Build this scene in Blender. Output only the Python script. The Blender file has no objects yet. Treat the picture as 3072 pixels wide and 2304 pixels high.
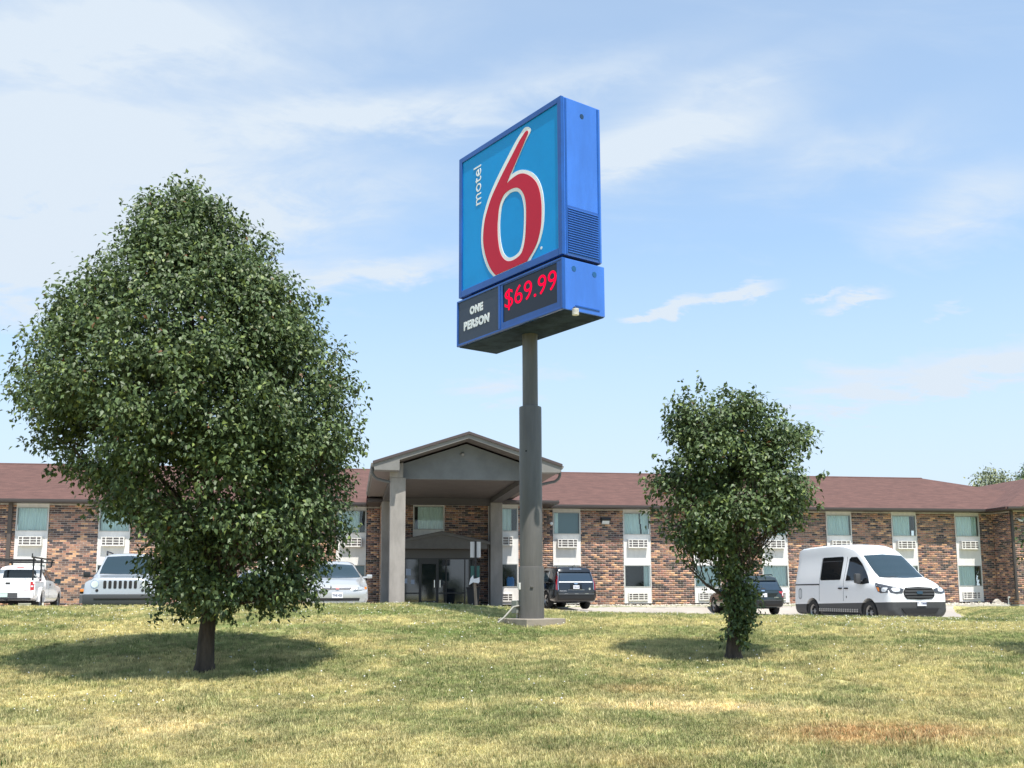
import bpy, bmesh, math, random
import numpy as np
from mathutils import Vector, Matrix, noise as mnoise
from mathutils.bvhtree import BVHTree

SC = bpy.context.scene
COL = SC.collection
R = math.radians
E = 2.4                                   # eye height above the world origin (metres)

# ---------------------------------------------------------------- camera
cam_d = bpy.data.cameras.new('camera')
cam = bpy.data.objects.new('camera', cam_d)
COL.objects.link(cam)
cam_d.sensor_width = 36.0
cam_d.lens = 35.03
cam_d.shift_y = 0.0739
cam_d.clip_start = 0.1
cam_d.clip_end = 3000.0
cam.matrix_world = (Matrix.Translation((0, 0, E)) @ Matrix.Rotation(R(90) + math.atan(399 / 2989.0), 4, 'X')
                    @ Matrix.Rotation(R(-0.2), 4, 'Z'))
SC.camera = cam

# ---------------------------------------------------------------- sky
SUN_DIR = Vector((0.406 * math.cos(R(65)), -0.914 * math.cos(R(65)), math.sin(R(65)))).normalized()
world = bpy.data.worlds.new('World')
SC.world = world
world.use_nodes = True
nt = world.node_tree
nt.nodes.clear()
def N(tree, typ, **kw):
    n = tree.nodes.new(typ)
    for k, v in kw.items():
        setattr(n, k, v)
    return n
def math_node(tree, op, a, b=None, c=None, clamp=False):
    n = tree.nodes.new('ShaderNodeMath'); n.operation = op; n.use_clamp = clamp
    for i, v in enumerate((a, b, c)):
        if v is None: continue
        if isinstance(v, (int, float)): n.inputs[i].default_value = v
        else: tree.links.new(v, n.inputs[i])
    return n.outputs[0]
def maprange(tree, val, a, b, c=0.0, d=1.0, smooth=True):
    n = tree.nodes.new('ShaderNodeMapRange')
    n.interpolation_type = 'SMOOTHSTEP' if smooth else 'LINEAR'
    n.clamp = True
    tree.links.new(val, n.inputs[0])
    for i, v in zip((1, 2, 3, 4), (a, b, c, d)): n.inputs[i].default_value = v
    return n.outputs[0]
out = N(nt, 'ShaderNodeOutputWorld')
bg = N(nt, 'ShaderNodeBackground')
bg.inputs['Strength'].default_value = 0.13
sky = N(nt, 'ShaderNodeTexSky', sky_type='NISHITA')
sky.sun_disc = False
sky.sun_elevation = R(65)
sky.sun_rotation = R(156)
sky.altitude = 300
sky.air_density = 0.9
sky.dust_density = 0.7
sky.ozone_density = 3.0
tc = N(nt, 'ShaderNodeTexCoord')
sep = N(nt, 'ShaderNodeSeparateXYZ')
nt.links.new(tc.outputs['Generated'], sep.inputs[0])
zz = math_node(nt, 'MAXIMUM', sep.outputs[2], 0.0)
den = math_node(nt, 'ADD', zz, 0.22)
cu = math_node(nt, 'DIVIDE', sep.outputs[0], den)
cv = math_node(nt, 'DIVIDE', sep.outputs[1], den)
comb = N(nt, 'ShaderNodeCombineXYZ')
nt.links.new(cu, comb.inputs[0]); nt.links.new(cv, comb.inputs[1])
def cloud_layer(rot, sx, sy, loc, scale, detail, rough, dist):
    mp = N(nt, 'ShaderNodeMapping')
    mp.inputs['Rotation'].default_value = (0, 0, rot)
    mp.inputs['Scale'].default_value = (sx, sy, 1)
    mp.inputs['Location'].default_value = loc
    nt.links.new(comb.outputs[0], mp.inputs[0])
    nz = N(nt, 'ShaderNodeTexNoise')
    nz.inputs['Scale'].default_value = scale
    nz.inputs['Detail'].default_value = detail
    nz.inputs['Roughness'].default_value = rough
    nz.inputs['Distortion'].default_value = dist
    nt.links.new(mp.outputs[0], nz.inputs['Vector'])
    return nz.outputs[0]
veil = cloud_layer(R(15), 0.7, 1.2, (3.1, 1.7, 0), 1.0, 6, 0.55, 0.4)        # broad thin veils
wisp = cloud_layer(R(-25), 0.8, 1.7, (7.3, 2.2, 0), 1.9, 9, 0.60, 0.7)      # streaky cirrus
veil_m = maprange(nt, veil, 0.34, 0.66)
wisp_m = maprange(nt, wisp, 0.46, 0.74)
# more cloud towards the left of the view, a clearer blue patch towards the upper right
side = maprange(nt, cu, -0.9, 0.9, 1.0, 0.22)
vs = math_node(nt, 'MULTIPLY', veil_m, side)
ws = math_node(nt, 'MULTIPLY', wisp_m, math_node(nt, 'ADD', math_node(nt, 'MULTIPLY', side, 0.5), 0.45))
# cloud banks seen in this sky: (azimuth, elevation, width, height, weight)
BANKS = [(-0.413, 0.344, 0.2013, 0.08739999999999999, 0.95), (-0.41, 0.502, 0.188, 0.037, 0.5), (-0.473, 0.402, 0.106, 0.023, 0.6), (-0.041, 0.479, 0.205, 0.022, 0.55), (0.159, 0.439, 0.121, 0.025, 0.5), (0.222, 0.483, 0.109, 0.016, 0.3), (0.224, 0.288, 0.034, 0.007, 1.0), (0.164, 0.281, 0.026, 0.007, 0.9), (0.124, 0.275, 0.019, 0.005, 0.6), (0.338, 0.273, 0.027, 0.007, 0.9), (0.313, 0.282, 0.022, 0.004, 0.5), (0.416, 0.256, 0.024, 0.005, 0.4), (0.326, 0.188, 0.106, 0.026, 0.5), (0.452, 0.199, 0.063, 0.023, 0.6), (-0.136, 0.318, 0.081, 0.012, 0.5), (0.45, 0.352, 0.061, 0.036, 0.35), (-0.194, 0.395, 0.095, 0.025, 0.25), (-0.003, 0.208, 0.123, 0.018, 0.25), (0.35, 0.407, 0.091, 0.024, 0.25)]
az = math_node(nt, 'ARCTAN2', sep.outputs[0], sep.outputs[1])
el = math_node(nt, 'ARCSINE', sep.outputs[2])
puff = cloud_layer(R(10), 1.0, 1.5, (1.3, 5.2, 0), 7.0, 8, 0.62, 0.5)
edge = math_node(nt, 'MULTIPLY', math_node(nt, 'SUBTRACT', wisp, 0.5), 0.10)
az2 = math_node(nt, 'ADD', az, edge)
el2 = math_node(nt, 'ADD', el, math_node(nt, 'MULTIPLY', math_node(nt, 'SUBTRACT', puff, 0.5), 0.06))
bank = None; small = None
for (a0, e0, wa, we, wt) in BANKS:
    qa = math_node(nt, 'DIVIDE', math_node(nt, 'SUBTRACT', az2, a0), wa)
    qe = math_node(nt, 'DIVIDE', math_node(nt, 'SUBTRACT', math_node(nt, 'SUBTRACT', el2, e0), math_node(nt, 'MULTIPLY', math_node(nt, 'SUBTRACT', az2, a0), 0.15)), we)
    r2 = math_node(nt, 'ADD', math_node(nt, 'MULTIPLY', qa, qa), math_node(nt, 'MULTIPLY', qe, qe))
    g = math_node(nt, 'MULTIPLY', math_node(nt, 'EXPONENT', math_node(nt, 'MULTIPLY', r2, -1.0)), wt)
    bank = g if bank is None else math_node(nt, 'ADD', bank, g)
tex = math_node(nt, 'ADD', math_node(nt, 'MULTIPLY', wisp, 1.1), math_node(nt, 'MULTIPLY', puff, 0.55))
texm = maprange(nt, tex, 0.50, 1.10, 0.30, 1.9)
bm_ = math_node(nt, 'MULTIPLY', bank, texm)
base_c = math_node(nt, 'ADD', math_node(nt, 'MULTIPLY', vs, 0.18), math_node(nt, 'MULTIPLY', ws, 0.30))
cm0 = math_node(nt, 'ADD', base_c, bm_)
cm = math_node(nt, 'ADD', cm0, 0.39, clamp=True)
# thin haze low in the sky
hz = maprange(nt, sep.outputs[2], -0.02, 0.42, 1.0, 0.33)
cm2 = math_node(nt, 'MAXIMUM', cm, hz)
skymul = N(nt, 'ShaderNodeMixRGB', blend_type='MULTIPLY')
skymul.inputs[0].default_value = 1.0
skymul.inputs[2].default_value = (1.04, 1.42, 1.46, 1)
nt.links.new(sky.outputs[0], skymul.inputs[1])
mixc = N(nt, 'ShaderNodeMixRGB')
mixc.inputs[2].default_value = (3.9, 4.42, 5.0, 1)
nt.links.new(cm2, mixc.inputs[0])
nt.links.new(skymul.outputs[0], mixc.inputs[1])
nt.links.new(mixc.outputs[0], bg.inputs[0])
nt.links.new(bg.outputs[0], out.inputs[0])

# ---------------------------------------------------------------- sun, exposure
sun_d = bpy.data.lights.new('sun', 'SUN')
sun_d.energy = 5.0
sun_d.angle = R(0.5)
sun_d.color = (1.0, 0.955, 0.88)
sun = bpy.data.objects.new('sun', sun_d)
COL.objects.link(sun)
sun.rotation_euler = (-SUN_DIR).to_track_quat('-Z', 'Y').to_euler()
SC.view_settings.view_transform = 'Standard'
SC.view_settings.look = 'None'
SC.view_settings.gamma = 1.0
SC.view_settings.use_curve_mapping = False
SC.view_settings.exposure = 0.55
SC.cycles.max_bounces = 6
SC.cycles.transparent_max_bounces = 12
SC.cycles.diffuse_bounces = 3
SC.cycles.glossy_bounces = 3

# ---------------------------------------------------------------- materials
MATS = {}
def mat(name, color, rough=0.6, metal=0.0, coat=0.0, spec=0.5, var=0.0, vscale=5.0, bump=0.0, bscale=40.0,
        emit=None, estr=1.0, stretch=None):
    """Principled material; var mixes the colour with a darker / lighter copy of it through noise."""
    if name in MATS: return MATS[name]
    m = bpy.data.materials.new(name); m.use_nodes = True
    t = m.node_tree; b = t.nodes['Principled BSDF']
    c = (*color, 1)
    b.inputs['Base Color'].default_value = c
    b.inputs['Roughness'].default_value = rough
    b.inputs['Metallic'].default_value = metal
    b.inputs['Coat Weight'].default_value = coat
    b.inputs['Coat Roughness'].default_value = 0.06
    b.inputs['Specular IOR Level'].default_value = spec
    if emit:
        b.inputs['Emission Color'].default_value = (*emit, 1)
        b.inputs['Emission Strength'].default_value = estr
    geo = None
    if var or bump:
        tc = N(t, 'ShaderNodeTexCoord')
        src = tc.outputs['Object']
        if stretch:
            mp = N(t, 'ShaderNodeMapping'); mp.inputs['Scale'].default_value = stretch
            t.links.new(src, mp.inputs[0]); src = mp.outputs[0]
    if var:
        nz = N(t, 'ShaderNodeTexNoise'); nz.inputs['Scale'].default_value = vscale
        nz.inputs['Detail'].default_value = 6; nz.inputs['Roughness'].default_value = 0.65
        t.links.new(src, nz.inputs['Vector'])
        mx = N(t, 'ShaderNodeMixRGB')
        mx.inputs[1].default_value = (*[max(0, v * (1 - var)) for v in color], 1)
        mx.inputs[2].default_value = (*[min(1, v * (1 + var)) for v in color], 1)
        f = maprange(t, nz.outputs[0], 0.3, 0.7)
        t.links.new(f, mx.inputs[0]); t.links.new(mx.outputs[0], b.inputs['Base Color'])
    if bump:
        nb = N(t, 'ShaderNodeTexNoise'); nb.inputs['Scale'].default_value = bscale
        nb.inputs['Detail'].default_value = 4
        t.links.new(src, nb.inputs['Vector'])
        bp = N(t, 'ShaderNodeBump'); bp.inputs['Strength'].default_value = bump
        bp.inputs['Distance'].default_value = 0.02
        t.links.new(nb.outputs[0], bp.inputs['Height']); t.links.new(bp.outputs[0], b.inputs['Normal'])
    MATS[name] = m
    return m

def attr_mat(name, rough=0.85, spec=0.2, attr='Col', instancer=False, jitter=0.15, jscale=9.0, transl=0.0, sheen=0.0):
    m = bpy.data.materials.new(name); m.use_nodes = True
    t = m.node_tree; b = t.nodes['Principled BSDF']
    a = N(t, 'ShaderNodeAttribute'); a.attribute_name = attr
    a.attribute_type = 'INSTANCER' if instancer else 'GEOMETRY'
    src = a.outputs['Color']
    if jitter:
        g = N(t, 'ShaderNodeNewGeometry')
        nz = N(t, 'ShaderNodeTexNoise'); nz.inputs['Scale'].default_value = jscale
        nz.inputs['Detail'].default_value = 5
        t.links.new(g.outputs['Position'], nz.inputs['Vector'])
        f = maprange(t, nz.outputs[0], 0.25, 0.75, 1 - jitter, 1 + jitter, smooth=False)
        mx = N(t, 'ShaderNodeMixRGB', blend_type='MULTIPLY'); mx.inputs[0].default_value = 1
        cb = N(t, 'ShaderNodeCombineColor')
        for i in range(3): t.links.new(f, cb.inputs[i])
        t.links.new(src, mx.inputs[1]); t.links.new(cb.outputs[0], mx.inputs[2])
        src = mx.outputs[0]
    t.links.new(src, b.inputs['Base Color'])
    b.inputs['Roughness'].default_value = rough
    b.inputs['Specular IOR Level'].default_value = spec
    if transl:
        tr = N(t, 'ShaderNodeBsdfTranslucent')
        ms = N(t, 'ShaderNodeMixShader'); ms.inputs[0].default_value = transl
        t.links.new(src, tr.inputs[0])
        o = t.nodes['Material Output']
        t.links.new(b.outputs[0], ms.inputs[1]); t.links.new(tr.outputs[0], ms.inputs[2])
        t.links.new(ms.outputs[0], o.inputs[0])
    return m

def clear_glass(name, tint, refl=1.0):
    m = bpy.data.materials.new(name); m.use_nodes = True
    t = m.node_tree; t.nodes.remove(t.nodes['Principled BSDF'])
    o = t.nodes['Material Output']
    tr = N(t, 'ShaderNodeBsdfTransparent'); tr.inputs[0].default_value = (*tint, 1)
    gl = N(t, 'ShaderNodeBsdfGlossy'); gl.inputs['Roughness'].default_value = 0.03
    gl.inputs[0].default_value = (refl, refl, refl, 1)
    fr = N(t, 'ShaderNodeFresnel'); fr.inputs[0].default_value = 1.55
    f = math_node(t, 'MULTIPLY', fr.outputs[0], 1.0, clamp=True)
    ms = N(t, 'ShaderNodeMixShader')
    t.links.new(f, ms.inputs[0]); t.links.new(tr.outputs[0], ms.inputs[1]); t.links.new(gl.outputs[0], ms.inputs[2])
    t.links.new(ms.outputs[0], o.inputs[0])
    return m

M_gable = mat('shaded_gable_stucco', (0.145, 0.155, 0.158), 0.9, var=0.12, vscale=1.6, bump=0.35, bscale=60)  # grey stucco, darker and bluer to carry the gable's shade in its colour
M_stucco = mat('grey_stucco', (0.27, 0.25, 0.225), 0.9, var=0.17, vscale=2.0, bump=0.35, bscale=60, stretch=(1, 1, 0.35))
M_trim = mat('pale_grey_trim', (0.185, 0.18, 0.168), 0.6, var=0.08, vscale=3)
M_soffit = mat('soffit_board', (0.105, 0.09, 0.08), 0.8, var=0.1, vscale=2)
M_gutter = mat('brown_gutter', (0.055, 0.046, 0.044), 0.45)
M_white = mat('white_panel', (0.70, 0.68, 0.65), 0.6, var=0.07, vscale=2.2, stretch=(1.6, 1, 0.35))
M_alum = mat('grey_aluminium', (0.42, 0.43, 0.40), 0.45, metal=0.2)
M_acwhite = mat('cream_metal', (0.72, 0.70, 0.66), 0.5)
M_acdark = mat('air_conditioner_fins', (0.20, 0.18, 0.17), 0.6, var=0.4, vscale=14)
M_curtain = mat('pale_curtain', (0.78, 0.88, 0.85), 0.9, var=0.1, vscale=3, stretch=(6, 1, 0.3))
M_black = mat('black_interior', (0.012, 0.012, 0.013), 0.8)
M_glass_w = clear_glass('window_glass', (0.93, 0.975, 0.965))
M_glass_dark = mat('dark_glass', (0.010, 0.014, 0.016), 0.04, spec=1.0, coat=1.0)
M_darkframe = mat('bronze_door_frame', (0.018, 0.017, 0.016), 0.35)
M_mortar = mat('mortar', (0.46, 0.42, 0.38), 0.95, var=0.2, vscale=4)
M_pole = mat('painted_pole', (0.112, 0.108, 0.103), 0.5, var=0.18, vscale=2.2, bump=0.05, bscale=20, stretch=(2.5, 2.5, 0.3))
M_concrete = mat('concrete', (0.27, 0.235, 0.195), 0.9, var=0.14, vscale=3, bump=0.2, bscale=30)
M_kerb = mat('kerb_concrete', (0.50, 0.46, 0.40), 0.9, var=0.12, vscale=2)
M_lot = mat('parking_concrete', (0.37, 0.335, 0.30), 0.92, var=0.12, vscale=0.5)
M_signblue = mat('sign_blue_paint', (0.008, 0.078, 0.34), 0.32, coat=0.3, var=0.18, vscale=1.1)
M_signblue_side = mat('sign_blue_side', (0.038, 0.150, 0.56), 0.14, coat=0.8, var=0.12, vscale=1.3, stretch=(1.4, 1.4, 0.4))
M_signface = mat('sign_face_cyan', (0.0, 0.27, 0.66), 0.45, spec=0.3, var=0.06, vscale=0.6)
M_signred = mat('sign_red', (0.52, 0.014, 0.040), 0.5, spec=0.25)
M_signwhite = mat('sign_white', (0.78, 0.80, 0.80), 0.4)
M_signdark = mat('sign_dark_face', (0.028, 0.038, 0.06), 0.4)
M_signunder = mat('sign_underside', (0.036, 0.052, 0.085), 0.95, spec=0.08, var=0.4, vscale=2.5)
M_led = mat('led_screen', (0.006, 0.007, 0.014), 0.35)
M_ledon = mat('led_red', (0.02, 0.0, 0.0), 1.0, spec=0.0, emit=(1.0, 0.004, 0.05), estr=0.95)
M_rubber = mat('tyre_rubber', (0.018, 0.018, 0.018), 0.8)
M_underbody = mat('underbody', (0.01, 0.01, 0.01), 0.9)
M_alloy = mat('wheel_alloy', (0.42, 0.42, 0.42), 0.3, metal=0.8)
M_steelw = mat('steel_wheel', (0.30, 0.30, 0.30), 0.4, metal=0.6)
M_chrome = mat('chrome', (0.75, 0.76, 0.78), 0.12, metal=1.0)
M_wpaint = mat('white_paint', (0.80, 0.80, 0.79), 0.28, coat=0.6)
M_silver = mat('silver_paint', (0.50, 0.51, 0.515), 0.3, metal=0.35, coat=0.8)
M_palesilver = mat('pale_silver_paint', (0.42, 0.45, 0.48), 0.3, metal=0.25, coat=0.8)
M_blackp = mat('black_paint', (0.006, 0.006, 0.008), 0.18, coat=1.0)
M_darkp = mat('dark_green_grey_paint', (0.012, 0.02, 0.02), 0.2, coat=1.0)
M_plastic = mat('grey_plastic', (0.055, 0.056, 0.058), 0.55, var=0.1, vscale=3)
M_plasticb = mat('black_plastic', (0.015, 0.015, 0.016), 0.5)
M_bumpgrey = mat('grey_bumper', (0.048, 0.052, 0.056), 0.5)
M_carglass = mat('car_glass', (0.022, 0.040, 0.052), 0.05, spec=0.6)
M_tint = mat('tinted_glass', (0.008, 0.010, 0.012), 0.05, spec=0.7)
M_lamp = mat('lamp_lens', (0.62, 0.64, 0.66), 0.08, coat=1.0, var=0.3, vscale=25)
M_redlens = mat('red_lens', (0.42, 0.012, 0.015), 0.12, coat=1.0)
M_amber = mat('amber_lens', (0.75, 0.22, 0.02), 0.15, coat=1.0)
M_plate = mat('number_plate', (0.72, 0.73, 0.76), 0.4)
M_plateink = mat('plate_ink', (0.10, 0.12, 0.20), 0.5)
M_bluetub = mat('blue_plastic', (0.01, 0.22, 0.65), 0.4)
M_wood = mat('weathered_wood', (0.32, 0.25, 0.18), 0.9, var=0.3, vscale=8, stretch=(1, 1, 0.15))
M_greensign = mat('green_sign_back', (0.03, 0.12, 0.10), 0.5)
M_signback = mat('sign_back_metal', (0.62, 0.63, 0.62), 0.4)
M_bark = mat('bark', (0.062, 0.047, 0.036), 0.95, var=0.45, vscale=9, bump=1.0, bscale=28, stretch=(1, 1, 0.25))
M_barkpale = mat('pale_bark', (0.16, 0.13, 0.10), 0.95, var=0.35, vscale=12, bump=0.8, bscale=30, stretch=(1, 1, 0.3))
M_brick = attr_mat('brick_clay', 0.85, 0.25, jitter=0.28, jscale=14)
M_rock = mat('pale_rock', (0.52, 0.48, 0.41), 0.9, var=0.25, vscale=6)

def roof_material():
    m = bpy.data.materials.new('roof_shingles'); m.use_nodes = True
    t = m.node_tree; b = t.nodes['Principled BSDF']
    tc = N(t, 'ShaderNodeTexCoord')
    br = N(t, 'ShaderNodeTexBrick')
    br.inputs['Scale'].default_value = 1.0
    br.inputs['Brick Width'].default_value = 0.32
    br.inputs['Row Height'].default_value = 0.14
    br.inputs['Mortar Size'].default_value = 0.006
    br.inputs['Color1'].default_value = (0.094, 0.044, 0.035, 1)
    br.inputs['Color2'].default_value = (0.122, 0.059, 0.047, 1)
    br.inputs['Mortar'].default_value = (0.080, 0.037, 0.030, 1)
    t.links.new(tc.outputs['Object'], br.inputs['Vector'])
    nz = N(t, 'ShaderNodeTexNoise'); nz.inputs['Scale'].default_value = 3.5; nz.inputs['Detail'].default_value = 8
    mp = N(t, 'ShaderNodeMapping'); mp.inputs['Scale'].default_value = (0.4, 1.3, 1)
    t.links.new(tc.outputs['Object'], mp.inputs[0]); t.links.new(mp.outputs[0], nz.inputs['Vector'])
    nz2 = N(t, 'ShaderNodeTexNoise'); nz2.inputs['Scale'].default_value = 45; nz2.inputs['Detail'].default_value = 3
    t.links.new(tc.outputs['Object'], nz2.inputs['Vector'])
    f = maprange(t, nz.outputs[0], 0.3, 0.7, 0.86, 1.14)
    f2 = maprange(t, nz2.outputs[0], 0.3, 0.7, 0.8, 1.2)
    ff = math_node(t, 'MULTIPLY', f, f2)
    cb = N(t, 'ShaderNodeCombineColor')
    for i in range(3): t.links.new(ff, cb.inputs[i])
    mx = N(t, 'ShaderNodeMixRGB', blend_type='MULTIPLY'); mx.inputs[0].default_value = 1
    t.links.new(br.outputs[0], mx.inputs[1]); t.links.new(cb.outputs[0], mx.inputs[2])
    t.links.new(mx.outputs[0], b.inputs['Base Color'])
    b.inputs['Roughness'].default_value = 0.9
    bp = N(t, 'ShaderNodeBump'); bp.inputs['Strength'].default_value = 0.5; bp.inputs['Distance'].default_value = 0.01
    t.links.new(br.outputs['Fac'], bp.inputs['Height']); t.links.new(bp.outputs[0], b.inputs['Normal'])
    return m
M_roof = roof_material()

# ---------------------------------------------------------------- helpers
def tag(o, label=None, cat=None, group=None, kind=None):
    if label: o['label'] = label
    if cat: o['category'] = cat
    if group: o['group'] = group
    if kind: o['kind'] = kind
    return o
def thing(name, label, cat, loc=(0, 0, 0), rz=0.0, group=None):
    o = bpy.data.objects.new(name, None); COL.objects.link(o)
    o.empty_display_size = 0.2
    o.location = loc; o.rotation_euler = (0, 0, rz)
    return tag(o, label, cat, group)
def link_mesh(name, me, parent=None, m=None, smooth=False, kind=None, label=None):
    o = bpy.data.objects.new(name, me); COL.objects.link(o)
    if m is not None:
        me.materials.clear(); me.materials.append(m)
    if parent is not None: o.parent = parent
    if smooth:
        me.shade_smooth()
        try: me.set_sharp_from_angle(angle=R(38))
        except Exception: pass
    if kind: o['kind'] = kind
    if label: o['label'] = label
    return o
class MB:
    """collects vertices and faces of ONE mesh object"""
    def __init__(s): s.v = []; s.f = []
    def add(s, vs, fs):
        n = len(s.v); s.v += [tuple(p) for p in vs]; s.f += [tuple(i + n for i in f) for f in fs]; return s
    def box(s, x0, x1, y0, y1, z0, z1, M=None):
        vs = [(x, y, z) for z in (z0, z1) for y in (y0, y1) for x in (x0, x1)]
        if M is not None: vs = [tuple(M @ Vector(p)) for p in vs]
        return s.add(vs, [(0, 2, 3, 1), (4, 5, 7, 6), (0, 1, 5, 4), (2, 6, 7, 3), (0, 4, 6, 2), (1, 3, 7, 5)])
    def bevbox(s, x0, x1, y0, y1, z0, z1, b=0.01, M=None):
        """box with its twelve edges chamfered"""
        bm = bmesh.new()
        mt = Matrix.Translation(((x0 + x1) / 2, (y0 + y1) / 2, (z0 + z1) / 2)) @ Matrix.Diagonal((x1 - x0, y1 - y0, z1 - z0, 1))
        bmesh.ops.create_cube(bm, size=1.0, matrix=mt)
        bmesh.ops.bevel(bm, geom=bm.edges[:], offset=b, segments=2, affect='EDGES', profile=0.6)
        if M is not None: bmesh.ops.transform(bm, matrix=M, verts=bm.verts)
        bm.verts.index_update()
        vs = [tuple(v.co) for v in bm.verts]; fs = [tuple(v.index for v in f.verts) for f in bm.faces]
        bm.free(); return s.add(vs, fs)
    def prism(s, poly, d0, d1, axis='y'):
        """2D outline (a,b) extruded from d0 to d1 along axis"""
        n = len(poly)
        def P(a, b, d): return {'y': (a, d, b), 'x': (d, a, b), 'z': (a, b, d)}[axis]
        vs = [P(a, b, d0) for a, b in poly] + [P(a, b, d1) for a, b in poly]
        fs = [tuple(range(n)), tuple(range(2 * n - 1, n - 1, -1))] + [(i, i + n, (i + 1) % n + n, (i + 1) % n) for i in range(n)]
        return s.add(vs, fs)
    def cyl(s, p0, p1, r0, r1=None, n=12, caps=True):
        r1 = r0 if r1 is None else r1
        a = Vector(p0); b = Vector(p1); d = (b - a).normalized()
        u = d.orthogonal().normalized(); w = d.cross(u)
        vs = []
        for c, r in ((a, r0), (b, r1)):
            for i in range(n):
                t = 2 * math.pi * i / n; vs.append(tuple(c + (u * math.cos(t) + w * math.sin(t)) * r))
        fs = [(i, (i + 1) % n, (i + 1) % n + n, i + n) for i in range(n)]
        if caps: fs += [tuple(range(n - 1, -1, -1)), tuple(range(n, 2 * n))]
        return s.add(vs, fs)
    def tube(s, pts, rad, n=8, caps=True):
        """tube along a path; rad is a number or one radius per point"""
        pts = [Vector(p) for p in pts]
        if isinstance(rad, (int, float)): rad = [rad] * len(pts)
        vs = []; u = None
        for i, p in enumerate(pts):
            d = (pts[min(i + 1, len(pts) - 1)] - pts[max(i - 1, 0)]).normalized()
            if u is None: u = d.orthogonal().normalized()
            u = (u - d * u.dot(d)).normalized(); w = d.cross(u)
            for k in range(n):
                t = 2 * math.pi * k / n; vs.append(tuple(p + (u * math.cos(t) + w * math.sin(t)) * rad[i]))
        fs = []
        for i in range(len(pts) - 1):
            for k in range(n):
                a = i * n + k; b = i * n + (k + 1) % n
                fs.append((a, b, b + n, a + n))
        if caps: fs += [tuple(range(n - 1, -1, -1)), tuple(range((len(pts) - 1) * n, len(pts) * n))]
        return s.add(vs, fs)
    def lathe(s, prof, c=(0, 0, 0), axis='z', n=24):
        """profile (r, h) turned round an axis"""
        vs = []
        for r, h in prof:
            for k in range(n):
                t = 2 * math.pi * k / n; a, b = r * math.cos(t), r * math.sin(t)
                p = {'z': (a, b, h), 'y': (a, h, b), 'x': (h, a, b)}[axis]
                vs.append((c[0] + p[0], c[1] + p[1], c[2] + p[2]))
        fs = []
        for i in range(len(prof) - 1):
            for k in range(n):
                a = i * n + k; b = i * n + (k + 1) % n
                fs.append((a, b, b + n, a + n))
        return s.add(vs, fs)
    def mesh(s, name, recalc=True):
        me = bpy.data.meshes.new(name); me.from_pydata(s.v, [], s.f)
        if recalc:
            bm = bmesh.new(); bm.from_mesh(me); bmesh.ops.recalc_face_normals(bm, faces=bm.faces); bm.to_mesh(me); bm.free()
        return me
    def build(s, name, m, parent=None, smooth=False, kind=None, label=None, recalc=True):
        return link_mesh(name, s.mesh(name, recalc), parent, m, smooth, kind, label)

def np_mesh(name, V, F, cols=None):
    """fast mesh from arrays: V (n,3), F (m,k) all faces with k corners"""
    me = bpy.data.meshes.new(name)
    V = np.asarray(V, np.float32); F = np.asarray(F, np.int32)
    k = F.shape[1]
    me.vertices.add(len(V)); me.vertices.foreach_set('co', V.ravel())
    me.loops.add(F.size); me.loops.foreach_set('vertex_index', F.ravel())
    me.polygons.add(len(F)); me.polygons.foreach_set('loop_start', np.arange(0, F.size, k, dtype=np.int32))
    me.update(calc_edges=True)
    if cols is not None:
        a = me.color_attributes.new('Col', 'FLOAT_COLOR', 'POINT')
        c = np.ones((len(V), 4), np.float32); c[:, :3] = cols
        a.data.foreach_set('color', c.ravel())
    return me

def text_mesh(name, body, size, m, parent, loc, rot, off=0.0, depth=0.004, sx=1.0, align='CENTER', sp=1.0, fit=None):
    cu = bpy.data.curves.new(name, 'FONT'); cu.body = body; cu.size = size
    cu.align_x = align; cu.align_y = 'CENTER'; cu.offset = off; cu.extrude = depth; cu.space_character = sp
    cu.resolution_u = 4
    o = bpy.data.objects.new(name, cu); COL.objects.link(o)
    bpy.context.view_layer.update()
    me = bpy.data.meshes.new_from_object(o.evaluated_get(bpy.context.evaluated_depsgraph_get()))
    COL.objects.unlink(o); bpy.data.objects.remove(o)
    me.name = name
    if fit:                                   # stretch the lettering to a measured width and height, centred
        co = np.array([tuple(v.co) for v in me.vertices]); lo, hi = co.min(0), co.max(0)
        k = np.array([fit[0] / (hi[0] - lo[0]), fit[1] / (hi[1] - lo[1]), 1.0]); mid = np.array([(lo[0] + hi[0]) / 2, (lo[1] + hi[1]) / 2, 0])
        co = (co - mid) * k
        me.vertices.foreach_set('co', co.astype(np.float32).ravel()); me.update(); sx = 1.0
    q = link_mesh(name, me, parent, m)
    q.location = loc; q.rotation_euler = rot; q.scale = (sx, 1, 1)
    return q

# value noise on a lattice, vectorised
_rng = np.random.default_rng(7)
_LAT = _rng.random((256, 256))
def vnoise(x, y, s=1.0, seed=0):
    x = np.asarray(x, float) * s + seed * 17.31; y = np.asarray(y, float) * s + seed * 9.77
    xi = np.floor(x).astype(int); yi = np.floor(y).astype(int); fx = x - xi; fy = y - yi
    fx = fx * fx * (3 - 2 * fx); fy = fy * fy * (3 - 2 * fy)
    g = lambda a, b: _LAT[a % 256, b % 256]
    return (g(xi, yi) * (1 - fx) + g(xi + 1, yi) * fx) * (1 - fy) + (g(xi, yi + 1) * (1 - fx) + g(xi + 1, yi + 1) * fx) * fy
def fbm(x, y, s=1.0, o=4, seed=0):
    t = 0; a = 1; n = 0
    for i in range(o):
        t = t + a * vnoise(x, y, s * 2 ** i, seed + i * 3); n += a; a *= 0.55
    return t / n

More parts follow.
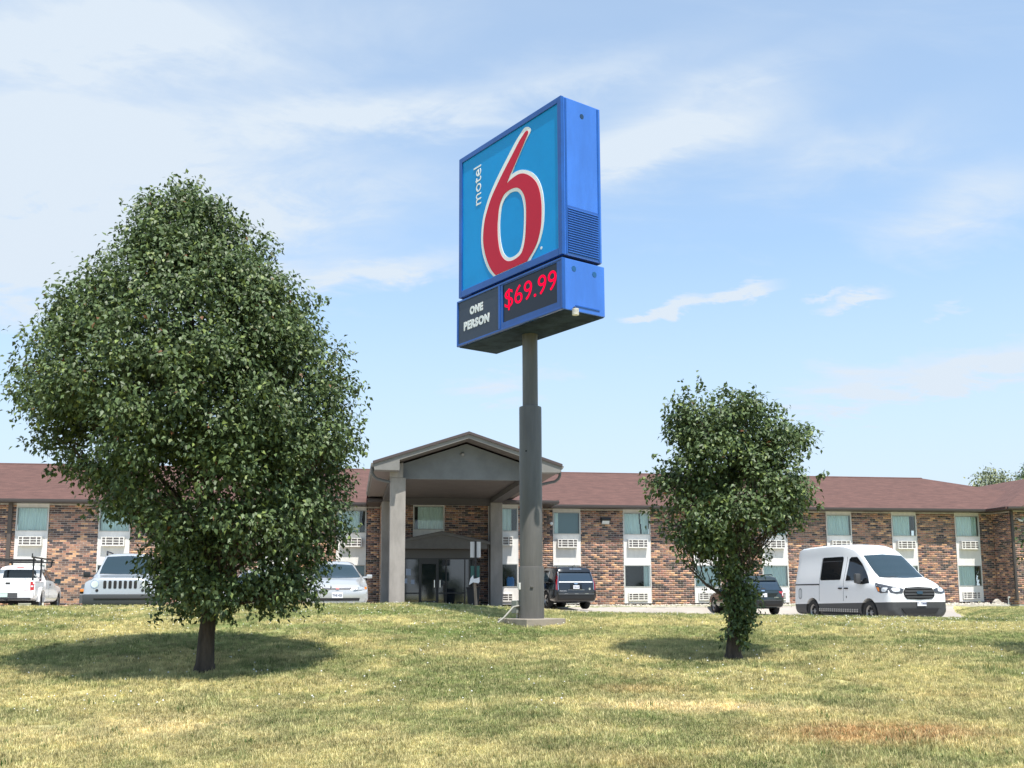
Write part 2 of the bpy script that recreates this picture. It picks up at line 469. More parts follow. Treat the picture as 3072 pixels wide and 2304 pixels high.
# ---------------------------------------------------------------- terrain
TH = R(9.2); CT, ST = math.cos(TH), math.sin(TH)
BX, BY = 4.47, 51.1                       # foot of the long brick wall, local origin of the building
def wall_out(x, y):
    """distance in front of the main brick wall"""
    return (np.asarray(x) - BX) * ST - (np.asarray(y) - BY) * CT
def sstep(a, b, v):
    t = np.clip((v - a) / (b - a), 0, 1); return t * t * (3 - 2 * t)
def lot_z(x, y):
    x = np.asarray(x, float); y = np.asarray(y, float)
    base = E + np.interp(x, [-6, 0, 5, 9], [-0.66, -0.70, -0.88, -1.04])
    t = sstep(3.2, 1.5, wall_out(x, y))
    return base * (1 - t) + (E - 0.72) * t
def lot_right(y):
    return 13.6 + (np.asarray(y, float) - 29) * 0.40
def lawn_z(x, y):
    x = np.asarray(x, float); y = np.asarray(y, float)
    c = np.interp(x, [-14, -2, 1.6, 6.2, 9.6, 16], [-0.325, -0.275, -0.50, -0.60, -0.665, -0.70])
    p = np.interp(x, [-10, 0, 3, 7, 12], [-0.63, -0.62, -0.68, -0.78, -0.85])
    z = np.where(y < 9.4, -2.42 + (y - 0) * 0.083,
        np.where(y < 15.5, -1.64 + (y - 9.4) * (0.53 / 6.1),
        np.where(y < 20.8, -1.11 + (y - 15.5) / 5.3 * (p + 1.11),
        np.where(y < 24.6, p + (y - 20.8) / 3.8 * (c - p), c))))
    # rounded brow, then down to the lot
    z = z + 0.03 * np.exp(-((y - 22.5) / 1.5) ** 2)
    lz = lot_z(x, y) - E
    edge = 26.3 + 0.5 * sstep(2, 8, x)
    t = sstep(24.9, 1.0 * edge, y)
    z = z * (1 - t) + (lz + 0.03) * t
    # lawn right of the lot climbs gently to the wall
    rg = sstep(-0.4, 1.2, x - lot_right(y)) * (y > 24.9)
    zr = c + (y - 24.6) * -0.004
    z = z * (1 - rg) + zr * rg
    return z + E
def in_lot(x, y):
    return (y > 26.3 + 0.5 * sstep(2, 8, x)) & (x < lot_right(y)) & (wall_out(x, y) > 1.9)
def ground_z(x, y):
    return float(np.where(in_lot(x, y), lot_z(x, y), lawn_z(x, y)))

def blob(x, y, cx, cy, rx, ry):
    return np.exp(-(((x - cx) / rx) ** 2 + ((y - cy) / ry) ** 2))
def grass_color(x, y, rnd=None):
    """base colours of the sward: green, straw and scorched brown"""
    x = np.asarray(x, float); y = np.asarray(y, float)
    n1 = fbm(x, y * 1.7, 0.42, 4, 1); n2 = fbm(x, y * 1.3, 1.7, 3, 5); n3 = fbm(x, y, 0.9, 4, 9)
    dry = sstep(0.38, 0.60, 0.62 * n1 + 0.38 * n2 + 0.10 * blob(x, y, -3.9, 12.2, 2.6, 1.6) + 0.07 * blob(x, y, -1.0, 9.5, 3, 1)
                - 0.02 * sstep(17, 22, y))
    dry = np.clip(dry * 0.90 + 0.14 + 0.16 * sstep(14, 9, y) + 0.14 * sstep(1, -6, x) * sstep(17, 13, y) - 0.10 * sstep(3, 9, x), 0, 1)
    straw = np.clip(1.5 * blob(x, y, 2.1, 12.3, 1.0, 0.26) + 0.5 * blob(x, y, 3.4, 12.0, .5, .15) + 0.55 * blob(x, y, -4.4, 11.2, 1.7, 0.6), 0, 1) * (0.5 + n2)
    brown = np.clip(1.6 * blob(x, y, 3.8, 10.85, 1.05, 0.46) + 0.6 * blob(x, y, 1.6, 13.5, 0.75, 0.35)
                    + 0.35 * blob(x, y, 5.6, 12.9, .5, .3) + 0.4 * blob(x, y, 1.3, 9.6, 0.6, .3), 0, 1) * (0.35 + 1.1 * n3)
    lush = np.clip(0.9 * blob(x, y, 0.3, 19.3, 2.3, 0.6) + 0.6 * blob(x, y, -1.9, 22.4, 2.2, 0.6) + 0.5 * blob(x, y, 1.2, 9.3, 1.2, .4), 0, 1)
    g = np.array([0.175, 0.228, 0.074]); d = np.array([0.53, 0.475, 0.222]); s = np.array([0.85, 0.70, 0.40]); b = np.array([0.50, 0.31, 0.14])
    lu = np.array([0.13, 0.21, 0.052])
    c = g[None] * (1 - dry[:, None]) + d[None] * dry[:, None]
    for w, k in ((lush, lu), (straw, s), (brown, b)):
        w = np.clip(w, 0, 1)[:, None]; c = c * (1 - w) + k[None] * w
    return c

def grid_mesh(name, xs, ys, zf, cf=None):
    X, Y = np.meshgrid(xs, ys); x = X.ravel(); y = Y.ravel()
    z = zf(x, y)
    nx, ny = len(xs), len(ys)
    i = (np.arange(ny - 1)[:, None] * nx + np.arange(nx - 1)[None]).ravel()
    F = np.stack([i, i + 1, i + 1 + nx, i + nx], 1)
    return np_mesh(name, np.stack([x, y, z], 1), F, cf(x, y) if cf else None)

def lawn_material():
    m = bpy.data.materials.new('lawn_turf'); m.use_nodes = True
    t = m.node_tree; b = t.nodes['Principled BSDF']
    a = N(t, 'ShaderNodeAttribute'); a.attribute_name = 'Col'
    g = N(t, 'ShaderNodeNewGeometry')
    n1 = N(t, 'ShaderNodeTexNoise'); n1.inputs['Scale'].default_value = 22; n1.inputs['Detail'].default_value = 8; n1.inputs['Roughness'].default_value = 0.75
    n2 = N(t, 'ShaderNodeTexNoise'); n2.inputs['Scale'].default_value = 4; n2.inputs['Detail'].default_value = 6
    t.links.new(g.outputs['Position'], n1.inputs['Vector']); t.links.new(g.outputs['Position'], n2.inputs['Vector'])
    f = math_node(t, 'MULTIPLY', maprange(t, n1.outputs[0], 0.3, 0.7, 0.45, 1.3), maprange(t, n2.outputs[0], 0.3, 0.7, 0.8, 1.15))
    cb = N(t, 'ShaderNodeCombineColor')
    for i in range(3): t.links.new(f, cb.inputs[i])
    mx = N(t, 'ShaderNodeMixRGB', blend_type='MULTIPLY'); mx.inputs[0].default_value = 1
    t.links.new(a.outputs['Color'], mx.inputs[1]); t.links.new(cb.outputs[0], mx.inputs[2])
    t.links.new(mx.outputs[0], b.inputs['Base Color'])
    b.inputs['Roughness'].default_value = 1.0; b.inputs['Specular IOR Level'].default_value = 0.1
    bp = N(t, 'ShaderNodeBump'); bp.inputs['Strength'].default_value = 0.8; bp.inputs['Distance'].default_value = 0.05
    t.links.new(n1.outputs[0], bp.inputs['Height']); t.links.new(bp.outputs[0], b.inputs['Normal'])
    return m
M_lawn = lawn_material()
xs = np.unique(np.concatenate([np.linspace(-900, -60, 15), np.linspace(-60, -24, 25), np.arange(-24, 24.01, 0.22), np.linspace(24.3, 60, 25), np.linspace(60, 900, 15)]))
ys = np.unique(np.concatenate([np.linspace(-600, -20, 12), np.linspace(-20, 6, 14), np.arange(6, 30, 0.2), np.linspace(30, 56, 54), np.linspace(60, 1500, 20)]))
def base_z(x, y):
    z = lawn_z(x, np.clip(y, -3, 60))
    # the turf sheet passes under the lot sheet
    return np.where(in_lot(x, y), lot_z(x, y) - 0.06, z)
lawn = link_mesh('lawn_ground', grid_mesh('lawn_ground', xs, ys, base_z, grass_color), None, M_lawn, smooth=False)
tag(lawn, kind='structure')

# parking lot sheet
def lot_mesh():
    V = []; F = []
    ysl = np.linspace(26.6, 58, 64)
    nx = 70
    for j, y in enumerate(ysl):
        x1 = float(lot_right(y)) - 0.02; x0 = -44.0
        for i in range(nx):
            x = x0 + (x1 - x0) * i / (nx - 1)
            V.append((x, float(max(y, 26.3 + 0.5 * sstep(2, 8, x) + 0.12 if j == 0 else y)), 0))
    V = np.array(V); V[:, 2] = lot_z(V[:, 0], V[:, 1]) + 0.004
    for j in range(len(ysl) - 1):
        for i in range(nx - 1):
            a = j * nx + i
            c = V[[a, a + 1, a + 1 + nx, a + nx]].mean(0)
            if wall_out(c[0], c[1]) > 1.75: F.append((a, a + 1, a + 1 + nx, a + nx))
    return np_mesh('parking_lot', V, F)
tag(link_mesh('parking_lot', lot_mesh(), None, M_lot), kind='structure')

# ---------------------------------------------------------------- grass blades (uncountable: one object)
def tuft_mesh(name, seed, nb, h, spread, lean):
    rg = random.Random(seed); V = []; F = []
    for i in range(nb):
        a = rg.uniform(0, 2 * math.pi); r = spread * math.sqrt(rg.random())
        bx, by = r * math.cos(a), r * math.sin(a)
        da = rg.uniform(0, 2 * math.pi); L = h * rg.uniform(0.55, 1.15); ln = lean * rg.uniform(0.3, 1.4) * L
        w = rg.uniform(0.0028, 0.0055)
        px, py = -math.sin(da), math.cos(da); dx, dy = math.cos(da), math.sin(da)
        n = len(V)
        for t in (0, 0.55):
            cx, cy, cz = bx + dx * ln * t * t, by + dy * ln * t * t, L * t * (1 - 0.15 * t)
            ww = w * (1 - 0.35 * t)
            V += [(cx - px * ww, cy - py * ww, cz - 0.01 * (t == 0)), (cx + px * ww, cy + py * ww, cz - 0.01 * (t == 0))]
        V.append((bx + dx * ln, by + dy * ln, L * 0.86))
        F += [(n, n + 1, n + 3, n + 2), (n + 2, n + 3, n + 4)]
    me = bpy.data.meshes.new(name); me.from_pydata(V, [], F); return me
M_blade = attr_mat('grass_blade', 0.6, 0.3, attr='tcol', instancer=True, jitter=0.0, transl=0.35)
src_col = bpy.data.collections.new('tuft_sources')
for i, (nb, h, sp, ln) in enumerate([(16, 0.050, 0.060, 0.6), (14, 0.062, 0.065, 0.5), (18, 0.040, 0.075, 0.9), (10, 0.085, 0.04, 0.35)]):
    me = tuft_mesh('tuft_shape', 100 + i, nb, h, sp, ln); me.materials.append(M_blade)
    o = bpy.data.objects.new('tuft_shape', me); src_col.objects.link(o)

def scatter_lawn():
    rg = np.random.default_rng(11)
    P = []
    def region(n, y0, y1, right=False):
        y = np.sqrt(rg.random(n) * (y1 ** 2 - y0 ** 2) + y0 ** 2) if not right else y0 + rg.random(n) * (y1 - y0)
        if right:
            x = lot_right(y) + rg.random(n) * (0.56 * y + 1 - lot_right(y))
        else:
            x = (rg.random(n) * 2 - 1) * (0.53 * y + 0.8)
        return x, y
    X = []; Y = []
    for n, a, b in ((80000, 8.2, 13), (70000, 13, 19), (52000, 19, 27.4)):
        x, y = region(n, a, b); X.append(x); Y.append(y)
    x, y = region(16000, 27, 51, True)
    X.append(x); Y.append(y)
    x = np.concatenate(X); y = np.concatenate(Y)
    keep = ~in_lot(x, y + 0.05) & (wall_out(x, y) > 1.9)
    # the concrete footing of the pylon keeps clear
    c, s = math.cos(R(-53.8)), math.sin(R(-53.8))
    lx = (x - 0.40) * c + (y - 20.78) * s; ly = -(x - 0.40) * s + (y - 20.78) * c
    keep &= ~((np.abs(lx) < 0.53) & (np.abs(ly) < 0.53))
    x, y = x[keep], y[keep]
    # patchy sward: thin out by noise
    k = fbm(x, y, 2.6, 3, 21) + 0.25 * rg.random(len(x)) > 0.40
    x, y = x[k], y[k]
    return x, y, rg
gx, gy, rg = scatter_lawn()
gz = lawn_z(gx, gy)
gc = grass_color(gx, gy)
n = len(gx)
br = (rg.normal(1.08, 0.24, n) * (0.72 + 0.56 * fbm(gx, gy, 3.2, 2, 51))).clip(0.4, 1.8)[:, None]
mixs = (rg.random(n) ** 2.2)[:, None] * 0.75
gc = (gc * (1 - mixs) + np.array([[0.66, 0.56, 0.30]]) * mixs)
gk = (rg.random(n) < 0.17)[:, None]
gc = np.where(gk, gc * 0.5 + np.array([[0.12, 0.18, 0.05]]) * 0.5, gc) * br
weed = rg.random(n) < 0.004
gc = np.where(weed[:, None], np.array([[0.085, 0.15, 0.035]]), gc)
pts = bpy.data.meshes.new('grass_blades')
pts.vertices.add(n); pts.vertices.foreach_set('co', np.stack([gx, gy, gz], 1).astype(np.float32).ravel())
a = pts.attributes.new('tcol', 'FLOAT_COLOR', 'POINT'); cc = np.ones((n, 4), np.float32); cc[:, :3] = gc; a.data.foreach_set('color', cc.ravel())
a = pts.attributes.new('trot', 'FLOAT_VECTOR', 'POINT')
a.data.foreach_set('vector', np.stack([rg.normal(0, 0.10, n), rg.normal(0, 0.10, n), rg.random(n) * 6.283], 1).astype(np.float32).ravel())
a = pts.attributes.new('tscl', 'FLOAT', 'POINT')
lush = fbm(gx, gy, 1.1, 3, 33)
a.data.foreach_set('value', ((0.52 + 0.72 * lush) * rg.uniform(0.7, 1.25, n) * np.where(weed, 1.3, 1.0)).astype(np.float32))
gt = bpy.data.node_groups.new('lay_turf', 'GeometryNodeTree')
gt.interface.new_socket('Geometry', in_out='INPUT', socket_type='NodeSocketGeometry')
gt.interface.new_socket('Geometry', in_out='OUTPUT', socket_type='NodeSocketGeometry')
gi = gt.nodes.new('NodeGroupInput'); go = gt.nodes.new('NodeGroupOutput')
m2p = gt.nodes.new('GeometryNodeMeshToPoints')
iop = gt.nodes.new('GeometryNodeInstanceOnPoints')
ci = gt.nodes.new('GeometryNodeCollectionInfo'); ci.inputs['Collection'].default_value = src_col
ci.inputs['Separate Children'].default_value = True; ci.inputs['Reset Children'].default_value = True
na = gt.nodes.new('GeometryNodeInputNamedAttribute'); na.data_type = 'FLOAT_VECTOR'; na.inputs['Name'].default_value = 'trot'
nb_ = gt.nodes.new('GeometryNodeInputNamedAttribute'); nb_.data_type = 'FLOAT'; nb_.inputs['Name'].default_value = 'tscl'
e2r = gt.nodes.new('FunctionNodeEulerToRotation')
gt.links.new(gi.outputs[0], m2p.inputs['Mesh']); gt.links.new(m2p.outputs[0], iop.inputs['Points'])
gt.links.new(ci.outputs[0], iop.inputs['Instance']); iop.inputs['Pick Instance'].default_value = True
gt.links.new([o for o in na.outputs if o.enabled][0], e2r.inputs[0]); gt.links.new(e2r.outputs[0], iop.inputs['Rotation'])
gt.links.new([o for o in nb_.outputs if o.enabled][0], iop.inputs['Scale'])
gt.links.new(iop.outputs[0], go.inputs[0])
grass = bpy.data.objects.new('grass_blades', pts); COL.objects.link(grass)
md = grass.modifiers.new('turf', 'NODES'); md.node_group = gt
tag(grass, 'short mown grass, green to straw yellow, covering the slope', 'grass', kind='stuff')

# white clover heads
def clover():
    rg = np.random.default_rng(5); V = []; F = []
    cand = []
    for _ in range(5200):
        y = math.sqrt(rg.random() * (27.2 ** 2 - 12 ** 2) + 12 ** 2); x = (rg.random() * 2 - 1) * (0.53 * y)
        w = fbm([x], [y], 0.5, 3, 41)[0]
        dens = 0.05 + 0.9 * max(0, w - 0.42) * 2.2 + 0.5 * (y > 20) * (x < -1.5 or x > 6.5) + 0.5 * float(blob(x, y, 8.7, 16.2, 1.2, .5)) + 0.35 * float(blob(x, y, 8, 24, 4, 2))
        if rg.random() < dens * 0.42 and not in_lot(x, y): cand.append((x, y))
    for x, y in cand:
        z = float(lawn_z(x, y)) + 0.045 + rg.random() * 0.02; r = 0.008 + rg.random() * 0.007
        n = len(V)
        V += [(x + r, y, z), (x, y + r, z), (x - r, y, z), (x, y - r, z), (x, y, z + r), (x, y, z - r)]
        F += [(n, n + 1, n + 4), (n + 1, n + 2, n + 4), (n + 2, n + 3, n + 4), (n + 3, n, n + 4), (n + 1, n, n + 5), (n + 2, n + 1, n + 5), (n + 3, n + 2, n + 5), (n, n + 3, n + 5)]
    me = bpy.data.meshes.new('clover_flowers'); me.from_pydata(V, [], F)
    tag(link_mesh('clover_flowers', me, None, mat('clover_white', (0.75, 0.74, 0.70), 0.8)),
        'tiny white clover heads scattered through the lawn', 'flowers', kind='stuff')
clover()

# ---------------------------------------------------------------- strip of pale rocks and kerb walk along the wall
def BP(l, o, z=0):
    """local wall coordinates (along, out, up) -> world"""
    return (BX + l * CT + o * ST, BY + l * ST - o * CT, z)
mb = MB()
rr = random.Random(3)
for k in range(46):                          # kerb walk in slabs with open joints
    l0 = -2.6 + k * 0.55 if False else None
segs = []
l = -2.7
while l < 21.5:
    segs.append((l, min(l + 1.5, 21.5))); l += 1.512
walk = bpy.data.objects.new('kerb_walk', None); COL.objects.link(walk); tag(walk, kind='structure')
walk.location = (BX, BY, 0); walk.rotation_euler = (0, 0, TH)
for i, (a, b) in enumerate(segs):
    q = MB().bevbox(a, b - 0.012, -1.95, -1.15, E - 0.90, E - 0.70 + rr.uniform(-0.004, 0.004), 0.012).build('paving_slab', M_kerb, walk)
def rocks():
    V = []; F = []
    bm = bmesh.new(); bmesh.ops.create_icosphere(bm, subdivisions=1, radius=1); bv = [v.co.copy() for v in bm.verts]; bf = [tuple(v.index for v in f.verts) for f in bm.faces]; bm.free()
    rg = random.Random(9)
    for i in range(2600):
        l = rg.uniform(-3, 24); o = rg.uniform(0.05, 1.15); s = rg.uniform(0.03, 0.085)
        x, y, _ = BP(l, o); z = E - 0.73 + rg.uniform(-0.01, 0.05) + 0.05 * fbm([l], [o], 1.2, 2, 3)[0]
        q = Matrix.Rotation(rg.uniform(0, 6.28), 3, Vector((rg.random(), rg.random(), rg.random() + .1)).normalized()) @ Matrix.Diagonal((s, s * rg.uniform(.6, 1), s * rg.uniform(.5, .8)))
        n = len(V)
        V += [tuple(Vector((x, y, z)) + q @ (v * (1 + 0.25 * (rg.random() - .5)))) for v in bv]
        F += [tuple(a + n for a in f) for f in bf]
    me = bpy.data.meshes.new('rock_strip'); me.from_pydata(V, [], F)
    tag(link_mesh('rock_strip', me, None, M_rock), 'bed of pale crushed rocks along the foot of the brick wall', 'rocks', kind='stuff')
rocks()
bed = MB()
bed.box(-3.2, 30, -1.2, 0.0, E - 1.0, E - 0.74)
o = bed.build('rock_bed', M_rock, None); o.location = (BX, BY, 0); o.rotation_euler = (0, 0, TH); tag(o, kind='structure')

# ---------------------------------------------------------------- the motel building
B = thing('motel_building', 'long two storey brick motel with brown shingle roof and white window panels', 'building', (BX, BY, 0), TH)
ZB, ZT = 1.70, 6.64                       # foot and head of the walls
WH = 0.72                                 # half width of a window panel
COURSE, BL = 0.1016, 0.305
def bays(cs): return [(c - WH, c + WH) for c in cs]
LEFT = [-34.7, -31.0, -27.34, -23.66, -19.97, -16.28, -12.55]
RIGHT = [-1.72, 1.97, 5.72, 9.45, 13.12, 16.88, 20.60]
# brick wall segments: (name key, along0, along1, out, openings)
C0, C1, CO = -11.17, -3.37, 2.10          # projecting centre section
R0, RO = 22.17, 1.75                      # projecting right block
PAL = [((0.088, 0.069, 0.068), .20), ((0.17, 0.115, 0.098), .20), ((0.30, 0.190, 0.145), .21), ((0.42, 0.235, 0.155), .17),
       ((0.60, 0.355, 0.205), .10), ((0.38, 0.20, 0.145), .12)]
def pick_color(rg):
    u = rg.random(); s = 0
    for i, (c, p) in enumerate(PAL):
        s += p
        if u < s: return i
    return 2
brick_jobs = []                           # (x0, x1, y_front, z0, z1, axis, colour)
def brick_face(l0, l1, out, openings, axis='l', seed=0, zlo=ZB, zhi=ZT):
    rg = random.Random(1000 + seed)
    nrow = int((zhi - zlo) / COURSE)
    # piers between the openings
    edges = [l0]
    for a, b in sorted(openings):
        if b > l0 and a < l1: edges += [max(a, l0), min(b, l1)]
    edges.append(l1)
    piers = [(edges[i], edges[i + 1]) for i in range(0, len(edges), 2) if edges[i + 1] - edges[i] > 0.03]
    prev = {}
    for r in range(nrow):
        z0 = zlo + r * COURSE; z1 = z0 + COURSE - 0.016
        ph = (r % 2) * BL / 2
        for a, b in piers:
            k = math.floor((a - ph) / BL)
            while True:
                x0 = k * BL + ph; x1 = x0 + BL - 0.015; k += 1
                if x0 >= b: break
                x0c, x1c = max(x0, a + 0.004), min(x1, b - 0.004)
                if x1c - x0c < 0.03: continue
                brick_jobs.append((x0c, x1c, out, z0, z1, axis, pick_color(rg), x1c - x0c > BL - 0.02))
    return piers
walls = []
pL = brick_face(-38.0, C0, 0.0, bays(LEFT), seed=1)
pC = brick_face(C0, C1, CO, [(-9.66, -8.16), (-5.98, -4.58)], seed=2)
pR = brick_face(C1, 24.0, 0.0, bays(RIGHT), seed=3)
pB = brick_face(R0, 36.0, RO, [(22.86, 24.30), (27.0, 28.4)], seed=4)
brick_face(0.0, RO - 0.006, R0, [], axis='o', seed=5)      # side wall of the right block (faces left)
brick_face(0.0, CO - 0.006, C0, [], axis='o', seed=6)      # left flank of the centre section
brick_face(0.0, CO - 0.006, C1, [], axis='p', seed=7)      # right flank of the centre section
# mortar backing: one part per stretch of wall
def backing(piers, out, thick=0.25):
    mb = MB()
    for a, b in piers: mb.box(a, b, -out + 0.006, -out + thick, ZB - 0.3, ZT)
    return mb
wall_l = backing(pL, 0.0).build('brick_wall', M_mortar, B)
wall_c = backing(pC, CO).build('brick_wall', M_mortar, B)
wall_r = backing(pR, 0.0).build('brick_wall', M_mortar, B)
mb = backing(pB, RO)
mb.box(R0 + 0.006, R0 + 0.25, -RO + 0.01, 0.0, ZB - 0.3, ZT)
wall_b = mb.build('brick_wall', M_mortar, B)
MB().box(C0 + 0.006, C0 + 0.25, -CO + 0.26, 0.0, ZB - 0.3, ZT).build('flank_wall', M_mortar, B)
MB().box(C1 - 0.25, C1 - 0.006, -CO + 0.26, 0.0, ZB - 0.3, ZT).build('flank_wall', M_mortar, B)
def brick_geo(x0, x1, out, z0, z1, axis, proud):
    d = proud
    if axis == 'l': c = [(x0, -out + 0.02), (x1, -out + 0.02), (x1, -out - d), (x0, -out - d)]
    elif axis == 'o': c = [(out + 0.02, -x1), (out + 0.02, -x0), (out - d, -x0), (out - d, -x1)]
    else: c = [(out - 0.02, -x0), (out - 0.02, -x1), (out + d, -x1), (out + d, -x0)]
    vs = [(a, b, z0) for a, b in c] + [(a, b, z1) for a, b in c]
    return vs, [(0, 1, 5, 4), (1, 2, 6, 5), (2, 3, 7, 6), (3, 0, 4, 7), (4, 5, 6, 7), (3, 2, 1, 0)]
# the 300 bricks nearest the camera are objects, the others one part per wall
whole = sorted([j for j in brick_jobs if j[7] and j[5] == 'l' and -28.6 < j[0] < -20.7 and j[2] == 0.0 and j[3] > 1.95], key=lambda j: (j[0] > -24.3, abs(j[0] + 25.5)))
chosen = set(id(j) for j in whole[:300])
shared = []
for i, (c, p) in enumerate(PAL):
    vs, fs = brick_geo(0, BL - 0.015, 0.0, 0, COURSE - 0.016, 'l', 0.001)
    me = bpy.data.meshes.new('brick'); me.from_pydata(vs, [], fs)
    a = me.color_attributes.new('Col', 'FLOAT_COLOR', 'POINT')
    for k in range(8): a.data[k].color = (*c, 1)
    me.materials.append(M_brick); shared.append(me)
rg_ = np.random.default_rng(77)
groups = {'L': ([], [], []), 'C': ([], [], []), 'R': ([], [], []), 'B': ([], [], [])}
for j in brick_jobs:
    x0, x1, out_, z0, z1, ax, ci_, full = j
    if id(j) in chosen:
        o = bpy.data.objects.new('brick', shared[ci_]); COL.objects.link(o); o.parent = wall_l
        o.location = (x0, 0, z0); continue
    key = 'C' if (ax == 'l' and out_ == CO) or (ax in 'op' and out_ in (C0, C1)) else 'B' if (out_ in (RO, R0)) else 'L' if x1 < C0 + 0.1 else 'R'
    V, F, K = groups[key]
    vs, fs = brick_geo(x0, x1, out_, z0, z1, ax, 0.003 * rg_.random())
    n = len(V); V += vs; F += [tuple(a + n for a in f) for f in fs]
    c = np.array(PAL[ci_][0]) * rg_.uniform(0.78, 1.22) + rg_.uniform(-0.008, 0.008, 3)
    K += [np.clip(c, 0.01, 1)] * 8
for key, par in (('L', wall_l), ('C', wall_c), ('R', wall_r), ('B', wall_b)):
    V, F, K = groups[key]
    me = np_mesh('brick_courses', V, F, np.array(K))
    link_mesh('brick_courses', me, par, M_brick, kind='stuff')

# eaves, soffit, gutters
def eave(l0, l1, o):
    MB().box(l0, l1, -o, -o + 0.72, ZT, ZT + 0.02).build('soffit', M_gutter, B)
    g = MB()
    g.prism([(-o - 0.10, ZT - 0.0), (-o, ZT - 0.0), (-o, ZT + 0.15), (-o - 0.12, ZT + 0.15), (-o - 0.12, ZT + 0.07)], l0, l1, 'x')
    g.build('gutter', M_gutter, B)
eave(-40, C0 - 0.66, 0.68); eave(C1 + 0.68, 21.45, 0.68)
eave(C0 - 0.66, C1 + 0.66, CO + 0.68); eave(21.35, 37, RO + 0.68)
g = MB(); g.box(21.25, 21.35, -RO - 0.68, 0.0, ZT, ZT + 0.15); g.box(21.35, 22.2, -RO - 0.0, 0.0, ZT, ZT + 0.02)
g.build('gutter', M_gutter, B)
g = MB(); g.box(C1 + 0.56, C1 + 0.68, -CO - 0.68, -0.7, ZT + 0.02, ZT + 0.17); g.box(C1, C1 + 0.58, -CO, -0.0, ZT + 0.001, ZT + 0.021)
g.box(C0 - 0.68, C0 - 0.56, -CO - 0.68, -0.7, ZT + 0.02, ZT + 0.17); g.box(C0 - 0.58, C0, -CO, 0.0, ZT + 0.001, ZT + 0.021)
g.build('gutter', M_gutter, B)
# roofs: shells with thickness
ZE = 6.75; PK = 0.33
def roof(name, quads, parent=B, th=0.10):
    bm = bmesh.new()
    cache = {}
    for q in quads:
        vs = []
        for p in q:
            k = tuple(round(c, 3) for c in p)
            if k not in cache: cache[k] = bm.verts.new(p)
            vs.append(cache[k])
        bm.faces.new(vs)
    bmesh.ops.recalc_face_normals(bm, faces=bm.faces)
    if sum(f.normal.z for f in bm.faces) < 0:
        for f in bm.faces: f.normal_flip()
    ext = bmesh.ops.extrude_face_region(bm, geom=bm.faces[:])
    bmesh.ops.translate(bm, vec=(0, 0, -th), verts=[v for v in ext['geom'] if isinstance(v, bmesh.types.BMVert)])
    bmesh.ops.recalc_face_normals(bm, faces=bm.faces)
    me = bpy.data.meshes.new(name); bm.to_mesh(me); bm.free()
    return link_mesh(name, me, parent, M_roof)
def zr(o): return ZE + (0.72 - o) * PK
rid = -7.34
roof('roof', [[(-41, -0.72, ZE), (30.6, -0.72, ZE), (22.55, -rid, zr(rid)), (-41, -rid, zr(rid))],
              [(-41, -rid, zr(rid)), (22.55, -rid, zr(rid)), (30.6, -rid + 8.05, ZE), (-41, -rid + 8.05, ZE)],
              [(30.6, -0.72, ZE), (30.6, -rid + 8.05, ZE), (22.55, -rid, zr(rid))]])
co = CO + 0.70
roof('roof', [[(C0 - 0.7, -co, ZE), (C1 + 0.7, -co, ZE), (C1 - 1.6, 2.6, ZE + 0.2 * (co + 2.6)), (C0 + 1.6, 2.6, ZE + 0.2 * (co + 2.6))],
              [(C1 + 0.7, -co, ZE), (C1 + 0.7, 0.5, ZE - 0.02), (C1 - 1.6, 2.6, ZE + 0.2 * (co + 2.6))],
              [(C0 - 0.7, 0.5, ZE - 0.02), (C0 - 0.7, -co, ZE), (C0 + 1.6, 2.6, ZE + 0.2 * (co + 2.6))]], th=0.08)
ro = RO + 0.70; wd = 8.0
roof('roof', [[(21.25, -ro, ZE), (37.25, -ro, ZE), (29.25, -ro + wd, ZE + wd * PK)],
              [(21.25, -ro, ZE), (29.25, -ro + wd, ZE + wd * PK), (29.25, 20, ZE + wd * PK), (21.25, 20, ZE)],
              [(37.25, -ro, ZE), (37.25, 20, ZE), (29.25, 20, ZE + wd * PK), (29.25, -ro + wd, ZE + wd * PK)]], th=0.08)
# ridge capping
mb = MB(); mb.prism([(-rid - 0.14, zr(rid) - 0.03), (-rid, zr(rid) + 0.035), (-rid + 0.14, zr(rid) - 0.03)], -41, 22.6, 'x'); mb.build('ridge_cap', M_roof, B)

# windows -------------------------------------------------------------
def curtain_mesh(x0, x1, z0, z1, y, folds, amp=0.022, seed=0, open_=None):
    """pleated hanging; open_ = (a, b) leaves that stretch bare"""
    rg = random.Random(seed); V = []; F = []
    n = int((x1 - x0) / 0.018); rows = 5
    for r in range(rows):
        tz = r / (rows - 1)
        for i in range(n + 1):
            x = x0 + (x1 - x0) * i / n
            ph = folds * (x - x0) * 2 * math.pi + math.sin(x * 9 + seed) * 1.2 + tz * 0.5 * math.sin(x * 5 + seed)
            V.append((x, y + amp * math.sin(ph) * (1 - 0.4 * tz), z0 + (z1 - z0) * tz))
    for r in range(rows - 1):
        for i in range(n):
            xm = x0 + (x1 - x0) * (i + .5) / n
            if open_:
                tz = (r + .5) / (rows - 1); a, b = open_[0] + (1 - tz) * open_[2], open_[1] + (1 - tz) * open_[2]
                if a < xm < b: continue
            k = r * (n + 1) + i; F.append((k, k + 1, k + n + 2, k + n + 1))
    me = bpy.data.meshes.new('curtain'); me.from_pydata(V, [], F)
    return me
